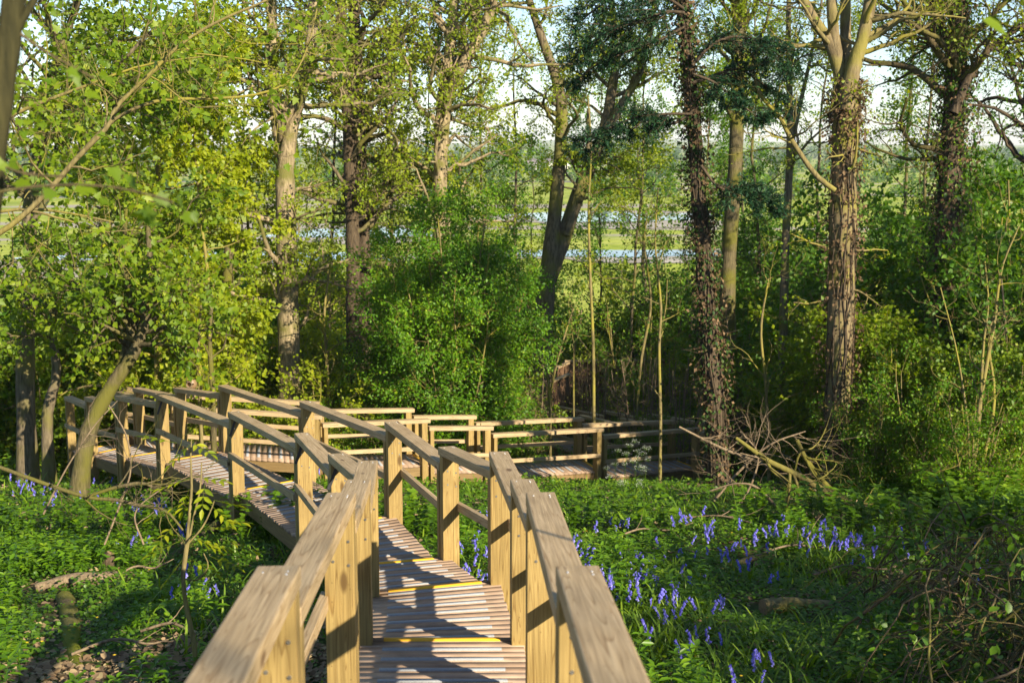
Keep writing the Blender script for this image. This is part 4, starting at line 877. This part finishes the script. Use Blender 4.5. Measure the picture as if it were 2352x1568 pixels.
plants('undergrowth', 'waist high undergrowth among the trees', 'cover', x, y, .15, .6, .08, 6, 4, OVAL)
# strap shaped bluebell leaves and grass
def tufts(x, y, per, L, mat, name, label, wid=.05):
    k = clear_of_logs(x, y, .42); x, y = x[k], y[k]
    n = len(x); idx = np.repeat(np.arange(n), per); m = len(idx); acc = Acc()
    a = rng.uniform(0, 6.28, m); d = np.stack([np.cos(a) * .45, np.sin(a) * .45, np.ones(m)], -1) + rng.normal(0, .15, (m, 3)); l_ = L * rng.uniform(.5, 1.2, m)
    tpl = (np.array([[-wid, 0, 0], [wid, 0, 0], [wid, .5, .04], [-wid, .5, .04], [wid * .7, .85, .18], [-wid * .7, .85, .18], [0, 1.02, .34]]), np.array([[0, 1, 2, 3], [3, 2, 4, 5], [5, 4, 6, 6]]))
    side = np.stack([-np.sin(a), np.cos(a), np.zeros(m)], -1); nrm = -np.cross(nz(d), side) ; nrm = np.where((nrm * np.stack([np.cos(a), np.sin(a), 0 * a], -1)).sum(1, keepdims=True) > 0, nrm, -nrm)
    p = np.stack([x[idx] + rng.normal(0, .03, m), y[idx] + rng.normal(0, .03, m), zg(x[idx], y[idx])], -1)
    leaves(acc, p, d, nrm, l_, (tpl[0], tpl[1][:2]), rng); leaves(acc, p, d, nrm, l_, (tpl[0], np.array([[5, 4, 6]])), rng)
    o = acc.build(name, M[mat]); return stuff(o, label, 'grass')
x, y = scatter(2600, 5, 22); k = (rng.random(len(x)) < patch(x, y, 1.1, 5) - .1) & ~litter_zone(x, y); x, y = x[k], y[k]
x2, y2 = pixpts([(1400, 1600, 1330, 1520, 150), (1750, 2000, 1250, 1330, 60), (1060, 1130, 1230, 1350, 25), (440, 640, 1480, 1568, 14), (310, 480, 1160, 1260, 14)])
tufts(np.concatenate([x, x2]), np.concatenate([y, y2]), 7, .24, 'blade', 'grass', 'tufts of narrow strap leaves among the flowers', .032)
# celandine flowers
x, y = scatter(700, 5, 16); k = rng.random(len(x)) < patch(x, y, 1, 4) * .7; x, y = x[k], y[k]; n = len(x); acc = Acc(); c = np.stack([x, y, zg(x, y) + rng.uniform(.08, .16, n)], -1)
for j in range(7):
    a = j * 6.283 / 7; leaves(acc, c, np.repeat([[math.cos(a), math.sin(a), .35]], n, 0), np.repeat([[0, 0, 1.]], n, 0), np.full(n, .015), KITE)
o = acc.build('celandine_flowers', M['yellow_petal']); stuff(o, 'tiny yellow celandine flowers dotted over the ground cover', 'flowers')

# bluebells, each its own object
def bluebell_mesh(name, seed):
    r2 = np.random.default_rng(seed); a = Acc(); s = np.linspace(0, 1, 8); lean = .07
    P = np.stack([.05 * s ** 4, np.zeros(8), .33 * s - .015 * s ** 6], -1); a.tube(P, np.linspace(.003, .0016, 8), 4); ns = sum(len(f) for fs in a.F.values() for f in fs)
    for j in range(10):
        f = .62 + .38 * j / 9; i = min(int(f * 7), 6); w = f * 7 - i; p = P[i] * (1 - w) + P[i + 1] * w
        an = r2.uniform(-1.3, 1.3); o = np.array([math.cos(an), math.sin(an), 0]); q = p + o * .012 + [0, 0, -.006]; dn = nz(np.array(o * .5 + [0, 0, -1]))
        th = np.arange(6) / 6 * 6.283; e1 = nz(np.cross(dn, [0.3, 1, 0.2])); e2 = np.cross(dn, e1)
        ring = lambda c, r: c + r * (np.cos(th)[:, None] * e1 + np.sin(th)[:, None] * e2)
        V = np.vstack([ring(q, .004), ring(q + dn * .012, .0085), ring(q + dn * .022, .013)]); ix = np.arange(6)
        a.add(V, np.concatenate([np.stack([ix + 6 * k, (ix + 1) % 6 + 6 * k, (ix + 1) % 6 + 6 * k + 6, ix + 6 * k + 6], -1) for k in range(2)]), np.full(12, r2.random()))
    nf = sum(len(f) for fs in a.F.values() for f in fs); o = a.build(name, [M['blade'], M['bell']]); mi = np.zeros(nf, np.int32); mi[ns:] = 1; o.data.polygons.foreach_set('material_index', mi)
    return o
bb = [bluebell_mesh('bluebell', i) for i in range(3)]; bused = [False] * 3
BL = 'blue bellflower nodding on a thin green stem in the undergrowth'
clumps = [(40, 1112, 9, 40, 14), (115, 1140, 6, 30, 12), (190, 1105, 7, 25, 12), (330, 1168, 9, 22, 10), (385, 1172, 4, 12, 14), (425, 1225, 4, 14, 10), (440, 1342, 6, 22, 14), (300, 1246, 4, 14, 5), (565, 1140, 3, 20, 12),
          (1095, 1255, 8, 30, 14), (1110, 1190, 5, 20, 16), (1100, 1320, 6, 22, 10), (1350, 1268, 8, 25, 14), (1395, 1330, 8, 30, 14), (1450, 1330, 15, 40, 25), (1515, 1320, 17, 35, 28), (1590, 1182, 6, 25, 10), (1690, 1292, 9, 25, 25), (1800, 1222, 12, 40, 14), (1890, 1228, 15, 50, 16), (1945, 1252, 11, 35, 16),
          (1540, 1395, 7, 25, 16), (1650, 1392, 5, 18, 20), (1570, 1500, 4, 18, 12), (1735, 1535, 5, 30, 14), (1490, 1470, 2, 8, 8), (2105, 1245, 5, 40, 12), (1420, 1205, 5, 30, 10), (1640, 1480, 4, 40, 14), (2250, 1310, 3, 30, 10), (690, 1075, 5, 30, 6), (1620, 1230, 5, 40, 14), (1480, 1265, 6, 40, 12), (1730, 1240, 6, 40, 14)]
for u, v, cnt, su, sv in clumps:
    g0 = ground_at(u, v + 50); dd = max(5.5, np.linalg.norm(g0))
    for j in range(int(cnt * 1.35)):
        vv = v + rng.normal(0, sv) * 1.15 + .20 * F / dd * .92
        p = ground_at(u + rng.normal(0, su) * 1.1, min(max(vv, 1010), 1640)); i = int(rng.integers(3))
        o = bb[i] if not bused[i] else bb[i].copy()
        if bused[i]: C.objects.link(o)
        bused[i] = True; s = rng.uniform(.6, 1.0); o.location = p; o.scale = (s, s, s); o.rotation_euler = (rng.normal(0, .12), rng.normal(0, .12), rng.uniform(0, 6.28)); tag(o, BL, 'flower', 'bluebells on the woodland floor')
# cow parsley
def parsley(u, v, h, seed):
    r2 = np.random.default_rng(seed); p = ground_at(u, v); t = thing('cow_parsley', 'white cow parsley umbels on branching green stems in front of the lower deck', 'flower', p, 'cow parsley by the lower deck'); st, fl = Acc(), Acc()
    P, Rr = sway((0, 0, .05), h, .006, (0, 0), 8, .06, seed); st.tube(P, Rr, 4); b, r = spawn(P[None], Rr[None], 5, .4, 1, 35, h * .35, 5, .12, .1, .7, r2); st.tube(b, r, 3)
    tips = np.vstack([b[:, -1], P[-1:]])
    rays_ = np.repeat(tips, 12, 0); dd = nz(r2.normal(size=rays_.shape) * [1, 1, .3] + [0, 0, .9]); e = rays_ + dd * .05; st.tube(np.stack([rays_, e], 1), np.full((len(e), 2), .0012), 3)
    fp = np.repeat(e, 5, 0) + r2.normal(0, .008, (len(e) * 5, 3)); leaves(fl, fp, r2.normal(size=fp.shape) * [1, 1, .2], r2.normal(0, .3, fp.shape) + [0, 0, 1], np.full(len(fp), .009), OVAL, r2)
    lf = Acc(); k = 40; q = P[r2.integers(0, 5, k)] + 0; leaves(lf, q, r2.normal(size=(k, 3)) * [1, 1, .4], r2.normal(0, .3, (k, 3)) + [0, 0, 1], r2.uniform(.06, .14, k), LANCE, r2)
    st.build('stem', M['blade'], t); fl.build('umbel', M['white_petal'], t); lf.build('foliage', M['cover'], t)
for i, (u, v, h) in enumerate(((1432, 1215, .85), (1460, 1190, .8), (1482, 1235, .75), (1410, 1180, .6))): parsley(u, v, h, i + 60)

# ------------------------------------------------------------------ wood lying about
M['bark_lichen'] = barkmat('lichen_bark', (.07, .06, .025), (.18, .15, .05), (.17, .155, .03), 10, .7, .4)
def log(name, label, rows, depth, bark, endmat=True, cat='log', n=14, lift=.05):
    if cat == 'stump': gd = np.linalg.norm(ground_at(rows[0][0], rows[0][1])) * .99; rows = [(*r_[:3], gd * .985) for r_ in rows]
    else: rows = [(*r_[:3], np.dot(ground_at(r_[0], r_[1]), ray(1176, 784)) - (r_[2] / 2 * depth / F * (1.0 if lift > 0 else .1) + lift) * 2.7) for r_ in rows]
    P, Rr = stem(rows, depth, 14, False); base = P.mean(0); t = thing(name, label, cat, base); a = Acc()
    V, q = tubes(P[None], (Rr * (1 + .04 * np.sin(np.arange(14) * 1.9)))[None], n); V = V + rng.normal(0, .003, V.shape); a.add(V, q); a.build('bark', M[bark], t, base, True)
    for i, nm in ((0, 'cut_end'), (-1, 'cut_end')):
        c = Acc(); ring = V[:n] if i == 0 else V[-n:]; dr = nz(P[0] - P[1]) if i == 0 else nz(P[-1] - P[-2])
        c.add(np.vstack([ring, P[i][None] + dr * .004]), np.stack([np.arange(n), (np.arange(n) + 1) % n, np.full(n, n)], -1)); c.build(nm, M['cut'], t, base)
    return t
M['moss'] = barkmat('bright_moss', (.06, .05, .02), (.17, .13, .07), (.16, .175, .012), 9, 1.2, .5)
M['cut'] = plain('cut_wood', (.30, .20, .10), .85, 0, .3, 30)
log('log', 'short sawn log lying in the grass on the right, with a side knob', [(1752, 1396, 44), (1785, 1393, 40), (1815, 1390, 42), (1850, 1391, 34), (1905, 1392, 30)], 8.9, 'bark_young')
log('log', 'thin sawn log end lying behind the bluebells on the right', [(1735, 1280, 14), (1700, 1290, 14), (1655, 1300, 12)], 11.4, 'bark_young', n=8)
log('mossy_log', 'rotten mossy log lying across the bare soil at lower left', [(148, 1375, 40), (158, 1410, 44), (163, 1450, 46), (168, 1500, 42), (178, 1545, 24)], 8.35, 'moss', lift=-.01)
log('broken_log', 'split grey branch log lying in the mercury plants, lower left', [(80, 1350, 20), (160, 1332, 30), (230, 1330, 34), (275, 1324, 22), (292, 1322, 8)], 9.5, 'twig')
log('stump', 'small rotten stump standing upright at lower left', [(248, 1322, 32), (246, 1300, 30), (250, 1280, 28), (254, 1268, 18)], 10.0, 'bark_brown', cat='stump')
log('log', 'rough log sloping down into the ground behind the pale sapling', [(500, 1206, 26), (465, 1235, 24), (420, 1262, 20), (385, 1285, 12)], 11.6, 'bark_grey')
def branchy(name, label, mains, mat, m1=7, ln=.7, cat='branch', m2=3, group=None):
    st = [stem(r_, d_, 18, False) for r_, d_ in mains]; base = st[0][0][0]; t = thing(name, label, cat, base, group); a = Acc()
    for P, Rr in st:
        a.tube(P, Rr, 7); b, r = spawn(P[None], Rr[None], m1, .15, .95, 50, ln, 7, .05, .2, .55, rmin=.004); a.tube(b, r, 5)
        b2, r2 = spawn(b, r, m2, .3, 1, 40, ln * .5, 5, .02, .2, .6, rmin=.0025); a.tube(b2, r2, 3)
    a.build('limb', M[mat], t, base, True); return t
branchy('fallen_branch', 'long dead branch lying across the bluebells from the left edge', [([(-60, 1050, 8), (57, 1094, 10), (143, 1124, 10), (208, 1143, 9), (262, 1147, 9), (317, 1159, 8), (382, 1174, 7), (420, 1217, 5)], 12.4), ([(200, 1140, 7), (270, 1118, 9), (330, 1110, 8), (372, 1132, 5)], 12.6)], 'bark_moss', 8, .6)
branchy('fallen_branch', 'thin bare arching twigs leaning beside the leaning maple trunk', [([(240, 1250, 5), (275, 1160, 5), (300, 1080, 4), (290, 1000, 4), (250, 930, 3)], 12.8), ([(100, 1180, 5), (150, 1080, 4), (215, 980, 3), (270, 920, 2)], 13), ([(330, 1250, 5), (310, 1180, 4), (360, 1130, 3), (440, 1090, 2)], 12.4)], 'twig', 5, .4)
branchy('fallen_branch', 'mossy yellow fallen limb slanting down to the right under the sunlit tree', [([(1690, 1005, 8), (1760, 1055, 12), (1830, 1090, 15), (1900, 1130, 16), (1975, 1165, 12)], 16.6), ([(1830, 1010, 10), (1855, 1060, 12), (1905, 1120, 12), (1960, 1155, 10)], 16.9)], 'bark_lichen', 9, .9)
for i, (u, v, an, L) in enumerate(((1500, 1240, .3, 1.0), (1690, 1215, -.4, 1.3), (1850, 1280, .2, 1.1), (2050, 1220, -.2, 1.5), (2120, 1300, .6, 1.2), (1600, 1300, -.8, .7), (1980, 1330, .1, 1.0), (330, 1330, .5, .6), (420, 1480, -.3, .7), (300, 1510, .2, .8), (560, 1250, .4, .7), (110, 1290, -.3, .7), (1120, 1195, .2, .8))):
    g_ = ground_at(u, v) + [0, 0, .06]; e_ = np.array([math.cos(an), math.sin(an), 0]) * L / 2; s_ = spline(np.array([[*(g_ - e_), .012], [*(g_ - e_ * .3 + [0, .05, .07]), .011], [*(g_ + e_ * .4 + [0, -.04, .05]), .008], [*(g_ + e_ + [0, 0, .10]), .004]]), 14)
    t = thing('fallen_twig', 'dry fallen twig lying ' + ('among the bluebells on the right' if u > 1000 else 'on the ground left of the walk'), 'twig', g_, 'fallen twigs right of the walk' if u > 1000 else 'fallen twigs left of the walk'); a_ = Acc(); a_.tube(s_[:, :3], s_[:, 3], 6); b_, r_ = spawn(s_[None, :, :3], s_[None, :, 3], 4, .2, .95, 45, L * .35, 6, .03, .2, .6, rmin=.0025); a_.tube(b_, r_, 4); a_.build('limb', M['twig'], t, g_, True)
branchy('brush_pile', 'heap of dead brushwood at the foot of the ivy covered conifer', [([(1560, 980, 5), (1660, 1030, 7), (1760, 1070, 7), (1840, 1130, 5)], 17.5), ([(1640, 1150, 6), (1700, 1080, 6), (1770, 1020, 5), (1850, 990, 3)], 17.2), ([(1700, 1160, 5), (1730, 1100, 5), (1740, 1040, 4), (1700, 990, 3)], 17), ([(1790, 1170, 5), (1740, 1120, 6), (1690, 1110, 4), (1620, 1130, 3)], 16.6), ([(1900, 1170, 5), (1850, 1100, 6), (1770, 1060, 5), (1700, 1040, 3)], 17)], 'twig', 6, .8, 'brush pile', 4)
# bramble tangle at the lower right
M['bramble'] = barkmat('bramble_stem', (.06, .042, .022), (.19, .14, .08), (.13, .12, .03), 9, .4, .2)
ac = Acc(); n = 420; x = rng.uniform(2.2, 5.6, n); y = rng.uniform(6.0, 10.5, n); a = rng.uniform(0, 6.28, n); L = rng.uniform(.8, 2.4, n); s = np.linspace(0, 1, 14); h = rng.uniform(.2, .95, n)
keepm = x > 2.35 + (y - 6.0) * .24 + .25 * np.sin(y * 3); x, y, a, L, h = x[keepm], y[keepm], a[keepm], L[keepm], h[keepm]; n = len(x)
P = np.zeros((n, 14, 3)); wob = np.cumsum(rng.normal(0, .03, (n, 14, 3)), 1)
P[:, :, 0] = x[:, None] + np.cos(a)[:, None] * L[:, None] * (s - .5); P[:, :, 1] = y[:, None] + np.sin(a)[:, None] * L[:, None] * (s - .5); P[:, :, 2] = zg(P[:, :, 0], P[:, :, 1]) + .04 + h[:, None] * np.sin(s * math.pi * .92) ; P += wob
Rr = rng.uniform(.004, .012, n)[:, None] * np.linspace(1, .4, 14)[None]; ac.tube(P, Rr, 5); b, r = spawn(P, Rr, 4, .2, 1, 50, .5, 6, .02, .2, .6, rmin=.0022); ac.tube(b, r, 3)
t = thing('bramble_tangle', 'tangle of arching bramble stems in shade at the lower right corner', 'bramble', (4.5, 8.8, float(zg(4.5, 8.8)))); ac.build('stems', M['bramble'], t, np.array(t.location), True)
lf = Acc(); twig_leaves(lf, b, 3, .06, OVAL, .04); lf.build('foliage', M['cover'], t, np.array(t.location))
# pale sapling with compound leaves at left
A = stem([(456, 1560, 13), (448, 1500, 12), (438, 1440, 12), (425, 1375, 11), (421, 1310, 10), (430, 1240, 8), (436, 1170, 7), (440, 1120, 6), (438, 1045, 4), (440, 1010, 3)], 8.0, 24)
B = stem([(424, 1305, 7), (432, 1250, 6), (444, 1190, 5), (460, 1120, 4), (463, 1062, 3)], 8.0, 12, False); D = stem([(430, 1250, 5), (465, 1210, 4), (485, 1170, 3), (492, 1150, 2)], 7.9, 10, False); E = stem([(428, 1330, 4), (455, 1330, 4), (478, 1300, 2), (468, 1270, 2)], 7.9, 10, False)
t = tree('pale thin sapling with drooping compound leaves in front of the left walk', [A, B, D, E], M['bark_young'], M['maple'], 'sapling', 'sapling', n=8)
lf = Acc(); pet = Acc()
for (u, v, dx) in ((438, 1020, -1), (440, 1015, 1), (395, 1015, -1), (430, 1100, -1), (455, 1095, 1), (432, 1130, 0), (470, 1108, 1), (400, 1205, -1), (405, 1245, -1), (460, 1240, 1), (485, 1160, 1), (505, 1195, 1), (520, 1240, 1), (410, 1160, -1), (500, 1150, 1), (440, 1230, 1), (415, 1290, -1), (450, 1290, 1), (480, 1215, 1), (490, 1280, 1)):
    p = at(u, v, 8.0); d = nz(np.array([dx * .8 + rng.normal(0, .25), rng.normal(0, .5), -.35 + rng.normal(0, .2)])); side = nz(np.cross(d, [0, 0, 1])); nn = np.cross(side, d)
    lf.tube(np.stack([p - d * .03, p + d * .17]), np.array([.002, .001]), 3)
    for f, sg in ((.04, 1), (.04, -1), (.09, 1), (.09, -1), (.14, 1), (.14, -1), (.17, 0)):
        leaves(lf, (p + d * f)[None], (d * (.6 if sg else 1) + side * sg * .8)[None], (nn + rng.normal(0, .2, 3))[None], np.array([.075 * rng.uniform(.8, 1.1)]), LANCE)
lf.build('foliage', M['maple'], t, np.array(t.location))
# wicker nest pouch on a sapling
c = at(440, 881, 21.6); t = thing('nest_pouch', 'round woven nest pouch hung on a sapling behind the upper handrail', 'nest pouch', c)
bm = bmesh.new(); bmesh.ops.create_uvsphere(bm, u_segments=20, v_segments=14, radius=.095)
for v in bm.verts:
    v.co.z *= 1.12; rr_ = math.hypot(v.co.x + .02, v.co.z)
    if v.co.y < -.03 and rr_ < .05: v.co.y += .09
me = bpy.data.meshes.new('woven_body'); bm.to_mesh(me); bm.free(); m, n, l, b = newmat('wicker'); tc = n.new('ShaderNodeTexCoord'); wv = n.new('ShaderNodeTexWave'); wv.bands_direction = 'Z'; wv.inputs['Scale'].default_value = 40; wv.inputs['Distortion'].default_value = 4; l.new(tc.outputs['Object'], wv.inputs[0])
rw = ramp(n, [(0, (.10, .06, .03)), (1, (.34, .22, .12))]); l.new(wv.outputs[0], rw.inputs[0]); l.new(rw.outputs[0], b.inputs['Base Color']); me.materials.append(m)
o = bpy.data.objects.new('woven_body', me); C.objects.link(o); o.parent = t
bm = bmesh.new(); rg = []
for i in range(18):
    for j in range(6):
        a_, b_ = i / 18 * 6.283, j / 6 * 6.283; bm.verts.new((-.02 + (.046 + .01 * math.cos(b_)) * math.cos(a_), -.085 + .01 * math.sin(b_), (.05 + .01 * math.cos(b_)) * math.sin(a_)))
bm.verts.ensure_lookup_table()
for i in range(18):
    for j in range(6): bm.faces.new([bm.verts[i * 6 + j], bm.verts[((i + 1) % 18) * 6 + j], bm.verts[((i + 1) % 18) * 6 + (j + 1) % 6], bm.verts[i * 6 + (j + 1) % 6]])
me = bpy.data.meshes.new('entrance_ring'); bm.to_mesh(me); bm.free(); me.materials.append(M['twig']); o = bpy.data.objects.new('entrance_ring', me); C.objects.link(o); o.parent = t
# pale timber gate post in the meadow gap
p = ground_at(1331, 742); dd = float(np.dot(p, ray(1176, 784))); t = thing('gate_post', 'pale square timber post standing in the sunlit meadow gap', 'post', p)
q = at(1331, 710, dd); timber('shaft', (p[0], p[1], p[2] - .2), (p[0], p[1], q[2]), .3, .3, M['rail'], t, up=(0, 1, 0)); timber('cap', (p[0], p[1], q[2]), (p[0], p[1], q[2] + .06), .36, .36, M['rail'], t, up=(0, 1, 0))

# ------------------------------------------------------------------ air
bm = bmesh.new(); bmesh.ops.create_cube(bm, size=1)
for v in bm.verts: v.co = Vector((v.co.x * 12400, 2990 + v.co.y * 6300, 28 + v.co.z * 86))
me = bpy.data.meshes.new('haze'); bm.to_mesh(me); bm.free(); m = bpy.data.materials.new('pale_air'); m.use_nodes = True; n = m.node_tree.nodes; n.remove(n['Principled BSDF'])
pv = n.new('ShaderNodeVolumePrincipled'); pv.inputs['Density'].default_value = .00018; pv.inputs['Color'].default_value = (.80, .88, 1, 1); m.node_tree.links.new(pv.outputs[0], n['Material Output'].inputs['Volume']); me.materials.append(m)
o = bpy.data.objects.new('haze', me); C.objects.link(o); stuff(o, 'pale air over the far meadow', 'haze')
